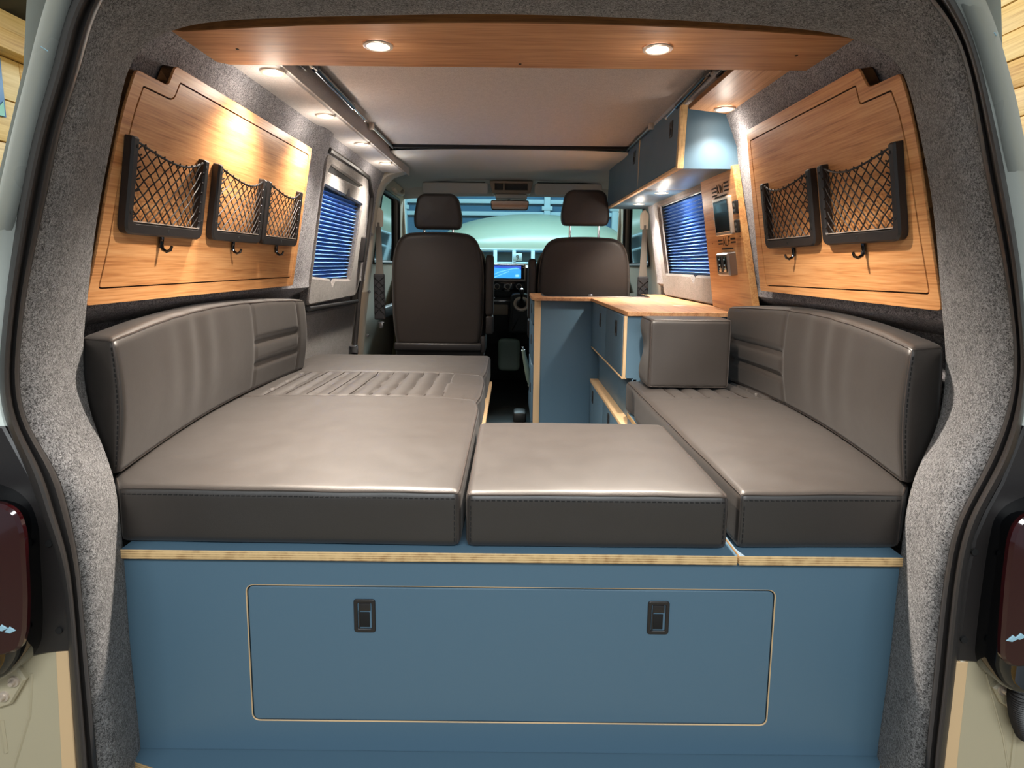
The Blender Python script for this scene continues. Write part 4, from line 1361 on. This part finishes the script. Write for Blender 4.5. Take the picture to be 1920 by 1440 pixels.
t, S2 = cushion('seat_cushion', 'square dark leather infill cushion in the middle of the rear edge', [(-0.079, 1.015), (0.402, 1.015), (0.402, 1.500), (-0.079, 1.500)], ZB-0.001, ZT-0.004,
                r=0.016, nu=36, nv=36, crown=0.010, group='leather seat cushions on the bed base',
                stitch=[((0.015, 0, 0.875), (0.985, 0, 0.875), (0, -1, 0)), ((0.982, 0, 0.1), (0.982, 0, 0.78), (0, -1, 0)), ((0.018, 0, 0.1), (0.018, 0, 0.78), (0, -1, 0))], pipe=('top', 'corners'))
rb2 = ribs(0.505, 0.78, 1.76, 2.08, 0, 5, 0.011)
def def_right(P, u, v, w2):
    P.x += 0.055*max(0, 2*u-1)*min(1, v/0.08)*max(0, 1-v)**0.7
    if w2 > 0.6:
        P.z += rb2(P.x, P.y)
        P.z -= 0.004*math.exp(-((P.y-1.75)/0.012)**2)*min(1, u*4)
    if u < 0.06:
        P.x += 0.012*math.exp(-((P.y-1.95)/0.04)**2)*(1-w2)
    return P
t, S3 = cushion('seat_cushion', 'long dark leather cushion on the right under the small block cushion', [(0.420, 1.018), (0.722, 1.025), (0.885, 2.055), (0.412, 2.055)], ZB, ZT,
                r=0.016, nu=70, nv=110, deform=def_right, crown=0.010, group='leather seat cushions on the bed base',
                stitch=[((0.02, 0, 0.875), (0.985, 0, 0.875), (0, -1, 0)), ((0.03, 0, 0.1), (0.03, 0, 0.78), (0, -1, 0))], pipe=('top', 'corners'))

sb = nb()
for k in range(5):
    x = 0.505+0.055*k
    pts = []
    for j in range(7):
        yy = 1.765+0.12*j/6
        v = (yy-1.0215)/1.034
        xl = 0.420-0.008*v; xr = 0.722+0.163*v
        pts.append(S3((x-xl)/(xr-xl)-0.02*max(0, (x-0.55)/0.3), v, 1)+V((0, 0, 0.0012)))
    tube(sb, pts, 0.0011, 5)
obj('seam', sb, 'piping', t, label='sewn seams of the ribbed end')
# bolsters along both walls
def bolster(s, label, r0, r1):
    def dfm(P, u, v, w2):
        inner = (u if s < 0 else 1-u)
        bow = 0.045*math.sin(PI*min(1, v*1.02))
        P.x += s*bow*(1.0 if inner > 0.5 else 0.75)
        if w2 > 0.5:
            P.z += 0.022*math.sin(PI*v)*(w2-0.5)*2
        lean = (w2-0.5)*0.012
        P.x -= s*lean
        if inner > 0.7:                           # soft creases and sewn ribs on the face
            P.x += s*0.0026*math.sin(P.y*44+1.5*math.sin(P.y*9))*math.exp(-((P.y-1.45)/0.17)**2)*max(0, min(1, w2*1.3))
            P.x -= s*0.012*math.sin(PI*min(1, max(0, (w2))))*(inner-0.7)/0.3
            if r0 < P.y < r1:
                for zz in (0.33, 0.58):
                    P.x += s*0.010*math.exp(-((w2-zz)/0.035)**2)*min(1, min(P.y-r0, r1-P.y)/0.012)
            P.x += s*0.004*math.exp(-((P.y-r0)/0.006)**2)
            if s < 0:
                P.x += s*0.004*math.exp(-((P.y-r1)/0.006)**2)
        return P
    if s < 0:
        cs = [(-0.818, 1.095), (-0.728, 1.055), (-0.782, 2.215), (-0.860, 2.215)]
    else:
        cs = [(0.732, 1.050), (0.822, 1.09), (0.862, 2.075), (0.772, 2.075)]
    inner = 1 if s < 0 else 0
    t, S = cushion('back_cushion', label, cs, ZT+0.004, 0.758, r=0.018, nu=14, nv=120, nw=30, deform=dfm, crown=0.006, group='leather backrest cushions along the side walls',
                   stitch=[((0.93 if s < 0 else 0.07, 0, 0.04), (0.93 if s < 0 else 0.07, 0, 0.94), (0, -1, 0))], pipe=('top', 'bottom', 'corners', 'back_corners'))
    return t
bolster(-1, 'tall dark leather bolster cushion leaning on the left wall', 1.80, 2.13)
bolster(1, 'tall dark leather bolster cushion leaning on the right wall', 1.68, 2.02)
def def_small(P, u, v, w2):
    if v < 0.4:
        P.y -= 0.006*math.sin(PI*u)*math.sin(PI*w2)
    if u < 0.25:
        P.x -= 0.006*math.sin(w2*9)*v*1.2-0.0
    return P
cushion('block_cushion', 'small square dark leather cushion standing against the blue kitchen unit', [(0.452, 1.885), (0.716, 1.885), (0.722, 2.015), (0.452, 2.015)], ZT+0.010, 0.728, r=0.014, nu=24, nv=16, nw=24, deform=def_small, crown=0.002,
        pipe=('top', 'bottom', 'corners', 'back_corners'))

# ================================================================== KITCHEN
t = thing('kitchen_unit', 'blue L-shaped kitchen unit with doors below the bamboo worktop', 'cabinet', (0.5, 2.5, -0.05))
bm = nb(); box(bm, 0.150, 0.460, 2.915, 2.93, -0.05, 0.722, 0.0006); obj('end_panel', bm, 'blue', t)
bm = nb(); box(bm, 0.118, 0.1495, 2.912, 2.93, -0.05, 0.722, 0.001); obj('edge_post', bm, 'ply_side', t, label='pale upright wood edge')
bm = nb(); box(bm, 0.122, 0.137, 2.93, 3.36, -0.05, 0.722, 0.001); obj('aisle_panel', bm, 'blue', t)
for z0_, z1_ in ((0.60, 0.715), (0.40, 0.595), (0.10, 0.39)):
    bm = nb(); box(bm, 0.108, 0.1215, 2.945, 3.34, z0_, z1_, 0.0015)
    dr = obj('drawer', bm, 'blue', t)
    latch(dr, V((0.1075, 3.0, (z0_+z1_)/2+0.02)), V((0, 1, 0)), V((0, 0, 1)), V((-1, 0, 0)), 0.018, 0.036)
# near end face (towards the cushions)
bm = nb(); slab(bm, [[(0.4165, 0.495), (0.444, 0.495), (0.444, 0.334), (0.83, 0.334), (0.83, 0.72), (0.4165, 0.72)]], 2.10, 2.085, lambda a, b2, c2: V((a, c2, b2)), 0.0006); obj('end_panel', bm, 'blue', t)
bm = nb(); box(bm, 0.4055, 0.416, 2.083, 2.10, 0.495, 0.72, 0.0006); obj('edge_strip', bm, 'ply_side', t, label='thin pale wood corner edge')
# upper doors on the aisle face
def aisle_panel(name, y0, y1, z0, z1, x=0.404, parent=t, mat='blue'):
    bm = nb(); box(bm, x, x+0.015, y0, y1, z0, z1, 0.0008)
    return obj(name, bm, mat, parent)
for y0, y1, yl, zl in ((2.486, 2.905, 2.63, 0.655), (2.101, 2.483, 2.232, 0.662)):
    d = aisle_panel('door', y0, y1, 0.500, 0.719)
    latch(d, V((0.4038, yl, zl)), V((0, 1, 0)), V((0, 0, 1)), V((-1, 0, 0)), 0.024, 0.046)
bm = nb()
box(bm, 0.403, 0.420, 2.49, 2.905, 0.492, 0.497, 0.0005); box(bm, 0.403, 0.420, 2.085, 2.478, 0.492, 0.497, 0.0005)
obj('shelf_edge', bm, 'ply_side', t, label='thin pale shelf edge under the upper doors')
aisle_panel('recessed_panel', 2.085, 2.912, 0.33, 0.491, 0.442)
obj('ledge', board_flat(nb(), 0.403, 0.445, 2.03, 2.912, 0.317, 0.332), ['ply_side', 'ply_side'], t, label='pale bare wood ledge along the aisle')
for y0, y1, yl, zl in ((2.50, 2.905, 2.80, 0.262), (2.07, 2.495, 2.33, 0.27)):
    d = aisle_panel('door', y0, y1, -0.04, 0.315)
    latch(d, V((0.4038, yl, zl)), V((0, 1, 0)), V((0, 0, 1)), V((-1, 0, 0)), 0.024, 0.046)
# worktop
t = thing('worktop', 'bamboo L-shaped worktop on the blue kitchen unit', 'worktop', (0.5, 2.6, 0.73))
wt = fillet([(0.105, 2.985), (0.118, 2.90), (0.398, 2.90), (0.414, 2.075), (0.842, 2.072), (0.862, 2.4), (0.862, 3.36), (0.105, 3.36)], 0.008, 3)
bm = nb(); slab(bm, [wt], 0.722, 0.7365, lambda a, b2, c2: V((a, b2, c2)), 0.0012, mi=0, mi_side=0)
obj('board', bm, ['bamboo_y'], t)
bm = nb(); lathe(bm, [(0.0001, 0.0008), (0.028, 0.0008), (0.030, 0.0)], 28, Matrix.Translation((0.70, 2.42, 0.7367)))
obj('flush_cap', bm, 'silver', t, label='small flush metal cap')
# hob / sink glass lid
t = thing('hob', 'black glass topped hob and sink let into the worktop', 'hob', (0.5, 3.1, 0.7366))
hb = fillet([(0.165, 2.99), (0.715, 2.975), (0.715, 3.32), (0.165, 3.32)], 0.05, 8)
bm = nb(); slab(bm, [hb], 0.737, 0.741, None, 0.002); obj('rim', bm, 'steel', t)
bm = nb(); slab(bm, [offset(hb, 0.006)], 0.7408, 0.7445, None, 0.001); obj('glass_lid', bm, 'gloss_black', t)
bm = nb(); lathe(bm, [(0.0001, 0.006), (0.010, 0.005), (0.012, 0.0)], 16, Matrix.Translation((0.41, 3.03, 0.7446))); obj('knob', bm, 'steel', t)

# ================================================================== OVERHEAD CUPBOARD
t = thing('overhead_cupboard', 'blue overhead cupboard with two flap doors above the worktop', 'cupboard', (0.7, 2.7, 1.24))
def cf(a, b2, c2):
    return V((a, c2, b2))
end = [(0.5795, 1.226), (0.788, 1.226), (0.762, 1.385), (0.75, 1.398), (0.5855, 1.428)]
bm = nb(); slab(bm, [end], 2.068, 2.052, cf, 0.0005); obj('end_panel', bm, 'blue', t, label='blue end panel facing the rear')
bm = nb(); slab(bm, [[(0.558, 1.226), (0.579, 1.226), (0.585, 1.450), (0.563, 1.450)]], 2.07, 2.050, cf, 0.0005)
obj('edge_strip', bm, 'ply_x', t, label='layered pale ply edge strip')
bm = nb(); box(bm, 0.575, 0.775, 2.069, 2.60, 1.226, 1.240, 0.0006); obj('bottom_board', bm, 'blue', t)
bm = nb(); box(bm, 0.575, 0.775, 2.606, 3.52, 1.226, 1.240, 0.0006); obj('bottom_board', bm, 'blue', t)
bm = nb(); box(bm, 0.575, 0.775, 2.6005, 2.6055, 1.2258, 1.240, 0.0004); obj('joint_strip', bm, 'ply_side', t)
bm = nb(); box(bm, 0.5585, 0.5745, 2.071, 3.52, 1.2255, 1.236, 0.0006); obj('bottom_lip', bm, 'ply_side', t, label='orange toned ply lip along the bottom')
def aisle_quad(y0, y1, z0, z1):
    bm = nb()
    f2 = lambda a, b2, c2: V((c2+0.0*b2+0.027*(b2-1.226), a, b2))
    return slab(bm, [[(y0, z0), (y1, z0), (y1, z1), (y0, z1)]], 0.574, 0.5585, f2, 0.0008)
for y0, y1, yl, zl in ((2.072, 2.688, 2.165, 1.378), (2.696, 3.515, 2.80, 1.392)):
    d = obj('door', aisle_quad(y0, y1, 1.238, 1.452), 'blue', t)
    latch(d, V((0.5583+0.027*(zl-1.226), yl, zl)), V((0, 1, 0)), V((0, 0, 1)), V((-1, 0, 0)), 0.024, 0.044)
bm = nb(); box(bm, 0.5600, 0.574, 2.6885, 2.6955, 1.238, 1.45, 0.0004); obj('door_gap_edge', bm, 'ply_side', t)
bm = nb(); box(bm, 0.58, 0.74, 2.07, 3.515, 1.43, 1.434); box(bm, 0.58, 0.77, 3.515, 3.53, 1.24, 1.43); obj('carcass', bm, 'blue', t)

# ================================================================== ROOF STRUTS AND RAILS
def strut(s, label):
    x = -0.565 if s < 0 else 0.560
    z = 1.448
    a = V((x, 1.70, z)); b2 = V((x+s*0.005, 2.36, z-0.003))
    if s > 0:
        a, b2 = V((x, 1.72, z)), V((x+0.005, 2.25, z-0.01))
    t = thing('gas_strut', label, 'gas strut', a)
    bm = nb(); tube(bm, [a.lerp(b2, 0.10), a.lerp(b2, 0.72)], 0.0105, 14); obj('cylinder', bm, 'strut', t)
    bm = nb(); tube(bm, [a.lerp(b2, 0.0), a.lerp(b2, 0.99)], 0.0045, 10); obj('rod', bm, 'chrome', t)
    bm = nb()
    box(bm, x-0.016, x+0.016, a.y-0.035, a.y+0.004, z-0.012, z+0.024, 0.004)
    box(bm, x-0.020, x-0.012, a.y-0.02, a.y+0.03, z-0.02, z+0.02, 0.002)
    box(bm, x+0.012, x+0.020, a.y-0.02, a.y+0.03, z-0.02, z+0.02, 0.002)
    obj('bracket', bm, 'black', t)
    bm = nb(); tube(bm, [V((x-0.022, a.y+0.015, z)), V((x+0.022, a.y+0.015, z))], 0.006, 10)
    for v in bmesh.ops.create_icosphere(bm, subdivisions=2, radius=0.010)['verts']:
        v.co += a.lerp(b2, 0.06)
    obj('ball_joint', bm, 'silver', t)
    bm = nb()
    for v in bmesh.ops.create_icosphere(bm, subdivisions=2, radius=0.008)['verts']:
        v.co += b2
    obj('end_joint', bm, 'chrome', t)
strut(-1, 'dark gas strut along the left edge of the roof panel')
strut(1, 'dark gas strut along the right edge of the roof panel')
for x, y0, y1, lab in ((-0.578, 2.50, 3.02, 'slim metal roof bar beyond the left gas strut'), (0.556, 2.45, 3.25, 'slim metal roof bar above the overhead cupboard doors')):
    t = thing('roof_bar', lab, 'bar', (x, y0, 1.45))
    bm = nb(); tube(bm, [V((x, y0, 1.452)), V((x, y1, 1.452))], 0.006, 10); obj('tube', bm, 'steel', t)
    bm = nb(); box(bm, x-0.010, x+0.010, y0-0.006, y0+0.012, 1.440, 1.466, 0.003); obj('clip', bm, 'silver', t)

# ================================================================== FRONT SEATS
def front_seat(label):
    t = thing('front_seat', label, 'seat', (0, 0, 0), group='front seats')
    f = lambda a, b2, c2: V((a, c2, b2))           # outline in x,z ; depth along y
    half = [(0.245, 0.02), (0.262, 0.14), (0.268, 0.34), (0.262, 0.50), (0.235, 0.61), (0.185, 0.660), (0.10, 0.672), (0.0, 0.675)]
    lp = half+[(-a, b2) for a, b2 in half[::-1][1:]]
    L = catmull([V((a, b2, 0)) for a, b2 in lp], 60)
    L = [V((p.x, p.y)) for p in L]
    L += [V((-0.2+0.04*k, 0.008)) for k in range(11)]
    bm = nb(); pillow(bm, L, 0.0, 0.13, 0.030, f, dome=0.006, k=6)
    o = obj('backrest', bm, 'seat_leather', t, local=True)
    bm = nb(); tube(bm, [f(p.x, p.y, 0.024) for p in offset(L[:60], -0.001)], 0.0035, 6); obj('piping', bm, 'piping', o, local=True)
    # wider front wings of the seat
    W = catmull([V((a*1.10, b2*0.93, 0)) for a, b2 in lp], 60)
    bm = nb(); pillow(bm, [V((p.x, p.y)) for p in W], 0.10, 0.19, 0.035, f, dome=0.004, k=5); obj('front_padding', bm, 'seat_leather', t, local=True)
    bm = nb(); box(bm, -0.262, 0.262, -0.004, 0.10, -0.02, 0.028, 0.012, 3); box(bm, 0.255, 0.282, 0.0, 0.06, -0.03, 0.07, 0.008)
    obj('hinge_trim', bm, 'black', t, local=True)
    bm = nb(); box(bm, -0.27, 0.27, 0.06, 0.58, -0.10, 0.04, 0.04, 4); obj('seat_pad', bm, 'seat_leather', t, local=True)
    bm = nb(); box(bm, -0.24, 0.24, 0.05, 0.55, -0.44, -0.10, 0.02, 3); obj('seat_box', bm, 'dash', t, local=True)
    return t
def add_head(t, z, hgt, wdt, vis):
    lp = fillet([(-wdt*0.47, 0), (wdt*0.47, 0), (wdt*0.5, hgt*0.30), (wdt*0.42, hgt*0.88), (wdt*0.30, hgt), (-wdt*0.30, hgt), (-wdt*0.42, hgt*0.88), (-wdt*0.5, hgt*0.30)], 0.035, 4)
    bm = nb(); pillow(bm, [V((p.x, p.y+z)) for p in lp], 0.02, 0.115, 0.022, lambda a, b2, c2: V((a, c2, b2)), dome=0.004, k=5)
    obj('headrest', bm, 'seat_leather', t, local=True)
    for s2 in (-1, 1):
        bm = nb(); tube(bm, [V((s2*0.085, 0.075, 0.62)), V((s2*0.085, 0.075, z+0.02))], 0.0065, 12)
        obj('headrest_post', bm, 'chrome', t, local=True)
        bm = nb(); lathe(bm, [(0.0001, 0.012), (0.014, 0.010), (0.017, 0.0)], 16, Matrix.Translation((s2*0.085, 0.06, 0.668))); obj('post_collar', bm, 'black', t, local=True)
def add_arm(t, sx):
    x = sx*0.305
    lp = fillet([(0.02, 0.19), (0.12, 0.19), (0.12, 0.50), (0.08, 0.555), (0.04, 0.545), (0.02, 0.50)], 0.02, 4)
    bm = nb(); pillow(bm, lp, x-0.024, x+0.024, 0.018, lambda a, b2, c2: V((c2, a, b2)), dome=0.003, k=4)
    o = obj('armrest', bm, 'seat_leather', t, local=True)
    bm = nb(); box(bm, x-0.022, x+0.022, 0.01, 0.12, 0.08, 0.19, 0.010, 3); obj('armrest_pivot', bm, 'black', o, local=True)
s1 = front_seat('left front seat seen from behind, headrest set low')
add_head(s1, 0.695, 0.205, 0.285, 0); add_arm(s1, 1)
s1.location = (-0.432, 3.46, 0.402)
s2_ = front_seat('right front seat seen from behind, headrest raised on chrome posts')
add_head(s2_, 0.745, 0.205, 0.285, 1); add_arm(s2_, -1)
s2_.location = (0.430, 3.46, 0.382)

# ================================================================== CAB
t = thing('dashboard', 'dark dashboard with lit blue map screen and round knobs', 'dashboard', (0, 4.5, 0.4))
rows = []
for Y, z in ((4.42, 0.30), (4.36, 0.55), (4.335, 0.70), (4.32, 0.83), (4.335, 0.875), (4.40, 0.893), (4.55, 0.89), (4.80, 0.86)):
    rows.append([V((-0.86+1.72*k/20, Y+0.05*(k/10-1)**2*(1 if Y < 4.5 else 0), z+(0.0 if z < 0.86 else -0.02*(k/10-1)**2))) for k in range(21)])
bm = nb(); grid(bm, rows); obj('dash_body', bm, 'dash', t)
bm = nb(); box(bm, -0.165, 0.105, 4.305, 4.34, 0.775, 0.900, 0.006, 3); so = obj('screen_surround', bm, 'silver', t)
c0, c1 = at(906, 498, Y=4.30), at(980, 523, Y=4.30)
x0, x1, z0_, z1_ = -0.145, 0.088, 0.797, 0.888
bm = nb(); box(bm, x0-0.006, x1+0.008, 4.298, 4.306, z0_-0.007, z1_+0.006, 0.003); obj('screen_glass', bm, 'gloss_black', so)
bm = nb(); box(bm, x0, x1-0.016, 4.2962, 4.2975, z0_, z1_, 0); obj('screen_map', bm, 'map', so, label='lit blue map screen')
bm = nb(); slab(bm, [[(x0, z1_-0.014), (x0, z1_), (x1-0.016, z1_), (x1-0.016, z1_-0.030), (x1-0.05, z1_-0.012), (x0+0.12, z1_-0.020)]], 4.2960, 4.2955, lambda a, b2, c2: V((a, c2, b2)))
obj('map_sea', bm, 'map_dark', so)
bm = nb()
tube(bm, [V((x0+0.005, 4.295, z0_+0.02)), V((x0+0.06, 4.295, z0_+0.045)), V((x0+0.10, 4.295, z0_+0.055)), V((x0+0.16, 4.295, z0_+0.07)), V((x1-0.03, 4.295, z1_-0.02))], 0.0010, 4)
tube(bm, [V((x0+0.02, 4.295, z0_+0.005)), V((x0+0.08, 4.295, z0_+0.03)), V((x0+0.13, 4.295, z0_+0.05))], 0.0010, 4)
box(bm, x1-0.056, x1-0.032, 4.2945, 4.2955, z0_+0.012, z0_+0.026)
obj('map_line', bm, 'map_white', so)
bm = nb(); box(bm, -0.17, 0.10, 4.315, 4.34, 0.70, 0.772, 0.004); cp_ = obj('control_strip', bm, 'gloss_black', t)
for px in (932, 952, 973):
    c = at(px, 537, Y=4.31)
    kb = lathe(nb(), [(0.0001, 0.022), (0.016, 0.020), (0.0185, 0.0)], 20, Matrix.Translation(c) @ Matrix.Rotation(PI/2, 4, 'X'))
    k_ = obj('knob', kb, 'black', t)
    kb = lathe(nb(), [(0.0165, 0.0215), (0.019, 0.0225), (0.0215, 0.019), (0.021, 0.008)], 20, Matrix.Translation(c) @ Matrix.Rotation(PI/2, 4, 'X'))
    obj('knob_ring', kb, 'silver', k_)
bm = nb(); box(bm, -0.17, 0.02, 4.30, 4.33, 0.575, 0.655, 0.006); obj('glove_tray', bm, 'dash', t)
bm = nb(); box(bm, -0.17, 0.0, 4.29, 4.303, 0.628, 0.634, 0.001); box(bm, -0.135, -0.115, 4.29, 4.303, 0.650, 0.660, 0.001); islands('chrome_strip', bm, 'chrome', t)
bm = nb(); box(bm, -0.17, -0.02, 4.285, 4.31, 0.53, 0.605, 0.004); obj('lower_drawer', bm, 'beige_dark', t)
# gear lever console
t = thing('gear_lever', 'gear lever with pale gaiter ring on the dashboard console', 'gear lever', (0.07, 4.2, 0.65))
bm = nb(); pillow(bm, fillet([(-0.02, 0.40), (0.16, 0.40), (0.17, 0.66), (0.10, 0.70), (0.0, 0.69)], 0.03), 4.16, 4.34, 0.03, lambda a, b2, c2: V((a, c2, b2)), 0.0, 4); obj('console', bm, 'dash', t)
c = V((0.075, 4.15, 0.62)); mx = Matrix.Translation(c) @ Matrix.Rotation(math.radians(62), 4, 'X')
obj('gaiter_ring', lathe(nb(), [(0.035, 0.012), (0.045, 0.016), (0.055, 0.012), (0.058, 0.0)], 24, mx), 'silver', t)
obj('gaiter', lathe(nb(), [(0.010, 0.075), (0.016, 0.06), (0.022, 0.045), (0.024, 0.035), (0.032, 0.02), (0.04, 0.0)], 20, mx), 'black', t)
bm = nb(); tube(bm, [mx @ V((0, 0, 0.07)), mx @ V((0, 0.02, 0.13))], 0.008, 10); join(bm, lathe(nb(), [(0.0001, 0.035), (0.018, 0.028), (0.022, 0.012), (0.014, -0.008), (0.0001, -0.01)], 18, Matrix.Translation(mx @ V((0, 0.02, 0.14))))); obj('knob', bm, 'gloss_black', t)
# steering wheel (right hand drive, mostly behind the seat)
t = thing('steering_wheel', 'black steering wheel in front of the right front seat', 'steering wheel', (0.43, 4.08, 0.80))
mx = Matrix.Translation((0.43, 4.10, 0.78)) @ Matrix.Rotation(math.radians(62), 4, 'X')
bm = nb(); tube(bm, [mx @ V((0.185*math.cos(a), 0.185*math.sin(a), 0)) for a in [2*PI*k/40 for k in range(40)]], 0.014, 8, closed=True); obj('rim', bm, 'black', t)
bm = nb(); lathe(bm, [(0.0001, 0.03), (0.05, 0.025), (0.065, 0.0), (0.05, -0.04), (0.0001, -0.04)], 20, mx); tube(bm, [mx @ V((-0.18, 0, 0)), mx @ V((0.18, 0, 0))], 0.012, 8); tube(bm, [mx @ V((0, -0.18, 0)), mx @ V((0, 0, 0)), mx @ V((0, 0, -0.25))], 0.015, 8); obj('hub', bm, 'dash', t)
# handbrake
t = thing('handbrake', 'handbrake lever with pale grip between the seats', 'lever', (0.10, 3.3, 0.2))
a, b2 = at(994, 722, Y=3.25), at(981, 656, Y=3.18)
bm = nb(); tube(bm, [a, a.lerp(b2, 0.2), a.lerp(b2, 0.45), b2], [0.010, 0.016, 0.015, 0.010], 14); obj('grip', bm, 'bonnet', t)
bm = nb(); tube(bm, [b2, b2+(b2-a)*0.08], 0.0055, 10); obj('button', bm, 'chrome', t)
bm = nb(); tube(bm, [a+(a-b2)*1.2+V((0, 0.1, 0)), a], 0.014, 10); obj('shaft', bm, 'dash', t)
bm = nb(); box(bm, 0.02, 0.10, 3.42, 3.55, -0.05, 0.02, 0.02); obj('mount', bm, 'dash', t)
# floor tunnel trim and a pale cab bin
bm = nb(); pillow(bm, rect(-0.09, 0.07, 0.12, 0.36, 0.04), 4.24, 4.30, 0.02, lambda a, b2, c2: V((a, c2, b2)), 0.0, 4)
tag(obj('console_bin', bm, 'bonnet'), 'dim rounded bin low under the dashboard', 'bin')
bm = nb(); lathe(bm, [(0.0001, 0.002), (0.018, 0.002), (0.02, 0.0)], 16, Matrix.Translation((-0.02, 3.85, -0.049)))
tag(obj('floor_bung', bm, 'dark'), 'small dark round bung in the cab floor', 'bung')

# mirror, console, visors, grab handle
t = thing('rear_view_mirror', 'wide rear-view mirror below the overhead console', 'mirror', (-0.02, 4.2, 1.31))
f = lambda a, b2, c2: V((a, c2-0.033*(b2-1.31), b2))
lp = fillet([(-0.145, 1.275), (0.112, 1.275), (0.122, 1.342), (-0.150, 1.342)], 0.018, 5)
bm = nb(); slab(bm, [lp], 4.24, 4.205, f, 0.006); obj('housing', bm, 'black', t)
bm = nb(); slab(bm, [offset(lp, 0.006)], 4.206, 4.203, f); obj('mirror_glass', bm, 'mirror', t)
bm = nb(); tube(bm, [V((-0.02, 4.235, 1.32)), V((-0.02, 4.27, 1.36)), V((-0.02, 4.30, 1.385))], 0.010, 8); obj('stem', bm, 'black', t)
t = thing('overhead_console', 'beige overhead console with two openings above the mirror', 'console', (0, 4.15, 1.43))
f = lambda a, b2, c2: V((a, c2, b2))
o_ = fillet([(-0.135, 1.378), (0.125, 1.378), (0.145, 1.462), (-0.155, 1.462)], 0.01)
h1 = rect(-0.118, -0.062, 1.402, 1.446, 0.004); h2 = rect(-0.050, 0.108, 1.402, 1.446, 0.004)
bm = nb(); slab(bm, [o_, h1, h2], 4.22, 4.12, f, 0.003); obj('shell', bm, 'beige_dark', t)
bm = nb(); box(bm, -0.125, 0.115, 4.17, 4.175, 1.395, 1.452); obj('recess', bm, 'dash', t)
bm = nb(); box(bm, -0.115, 0.105, 4.14, 4.32, 1.350, 1.377, 0.008); obj('base', bm, 'headliner', t)
for s, x0, x1 in ((-1, -0.62, -0.165), (1, 0.155, 0.62)):
    t = thing('sun_visor', 'grey sun visor %s of the overhead console' % ('left' if s < 0 else 'right'), 'sun visor', ((x0+x1)/2, 4.15, 1.42), group='sun visors')
    bm = nb(); pillow(bm, rect(x0, x1, 1.375, 1.452, 0.022), 4.15, 4.175, 0.008, lambda a, b2, c2: V((a, c2-0.2*(b2-1.41), b2)), 0.0, 3); obj('flap', bm, 'headliner', t)
    bm = nb(); tube(bm, [V((x0+0.02, 4.16, 1.455)), V((x1-0.02, 4.16, 1.455))], 0.005, 8); obj('pivot_rod', bm, 'dash', t)
t = thing('grab_handle', 'grey curved grab handle by the left end of the headliner', 'handle', (-0.66, 3.7, 1.38))
a, b2 = at(744, 362, X=-0.72), at(776, 350, X=-0.70)
a = V((-0.715, 3.62, 1.345)); b2 = V((-0.735, 4.05, 1.375))
bm = nb(); tube(bm, [a, a+V((0.012, 0.02, -0.02)), a.lerp(b2, 0.4)+V((0.02, 0, -0.03)), a.lerp(b2, 0.75)+V((0.015, 0, -0.02)), b2], [0.014, 0.013, 0.011, 0.012, 0.014], 10); obj('grip', bm, 'beige', t)

# seat belts
def belt(s, label, visible=True):
    t = thing('seat_belt', label, 'seat belt', (s*0.79, 3.56, 1.2))
    x = s*0.795
    c = V((s*0.775, 3.50, 1.16))
    bm = nb(); pillow(bm, fillet([(-0.022, -0.055), (0.022, -0.055), (0.026, 0.03), (0.0, 0.06), (-0.026, 0.03)], 0.012), 0.0, 0.026, 0.008, lambda a, b2, c2: V((c.x-s*c2*0.6+a*0.8, c.y-0.04+c2*0.2, c.z+b2)), 0.0, 4); obj('guide', bm, 'beige', t)
    bm = nb()
    rows = []
    for z, wx, dy in ((1.13, 0.013, 0.0), (1.05, 0.015, 0.0), (0.90, 0.019, 0.01), (0.82, 0.026, 0.01)):
        cx = s*(0.772)+s*0.008*(1.13-z)
        rows.append([V((cx-wx, 3.462+dy, z)), V((cx, 3.458+dy, z)), V((cx+wx, 3.462+dy, z)), V((cx+wx, 3.466+dy, z)), V((cx-wx, 3.466+dy, z))])
    grid(bm, rows, True); obj('webbing', bm, 'belt', t)
    bm = nb(); pillow(bm, rect(s*0.775-0.032, s*0.775+0.032, 0.565, 0.835, 0.008), 3.455, 3.482, 0.010, lambda a, b2, c2: V((a, c2, b2)), 0.004, 4); q = obj('quilted_cover', bm, 'quilt', t, label='dark quilted belt cover')
    bm = nb()
    for k in range(-3, 8):
        for sg in (-1, 1):
            A = V((s*0.775-0.030, 3.4515, 0.60+0.04*k if sg > 0 else 0.66+0.04*k)); B = A+V((0.06, 0, 0.06*sg))
            if 0.57 < min(A.z, B.z) and max(A.z, B.z) < 0.83:
                tube(bm, [A, B], 0.0014, 4)
    obj('quilting', bm, 'dash', q)
    bm = nb(); box(bm, s*0.765-0.018, s*0.765+0.018, 3.45, 3.462, 0.545, 0.553, 0.002); box(bm, s*0.765-0.012, s*0.765+0.012, 3.45, 3.456, 0.515, 0.545, 0.003); obj('buckle', bm, 'steel', t)
    return t
belt(-1, 'grey seat belt with dark quilted cover behind the left pillar')
belt(1, 'grey seat belt behind the right pillar')
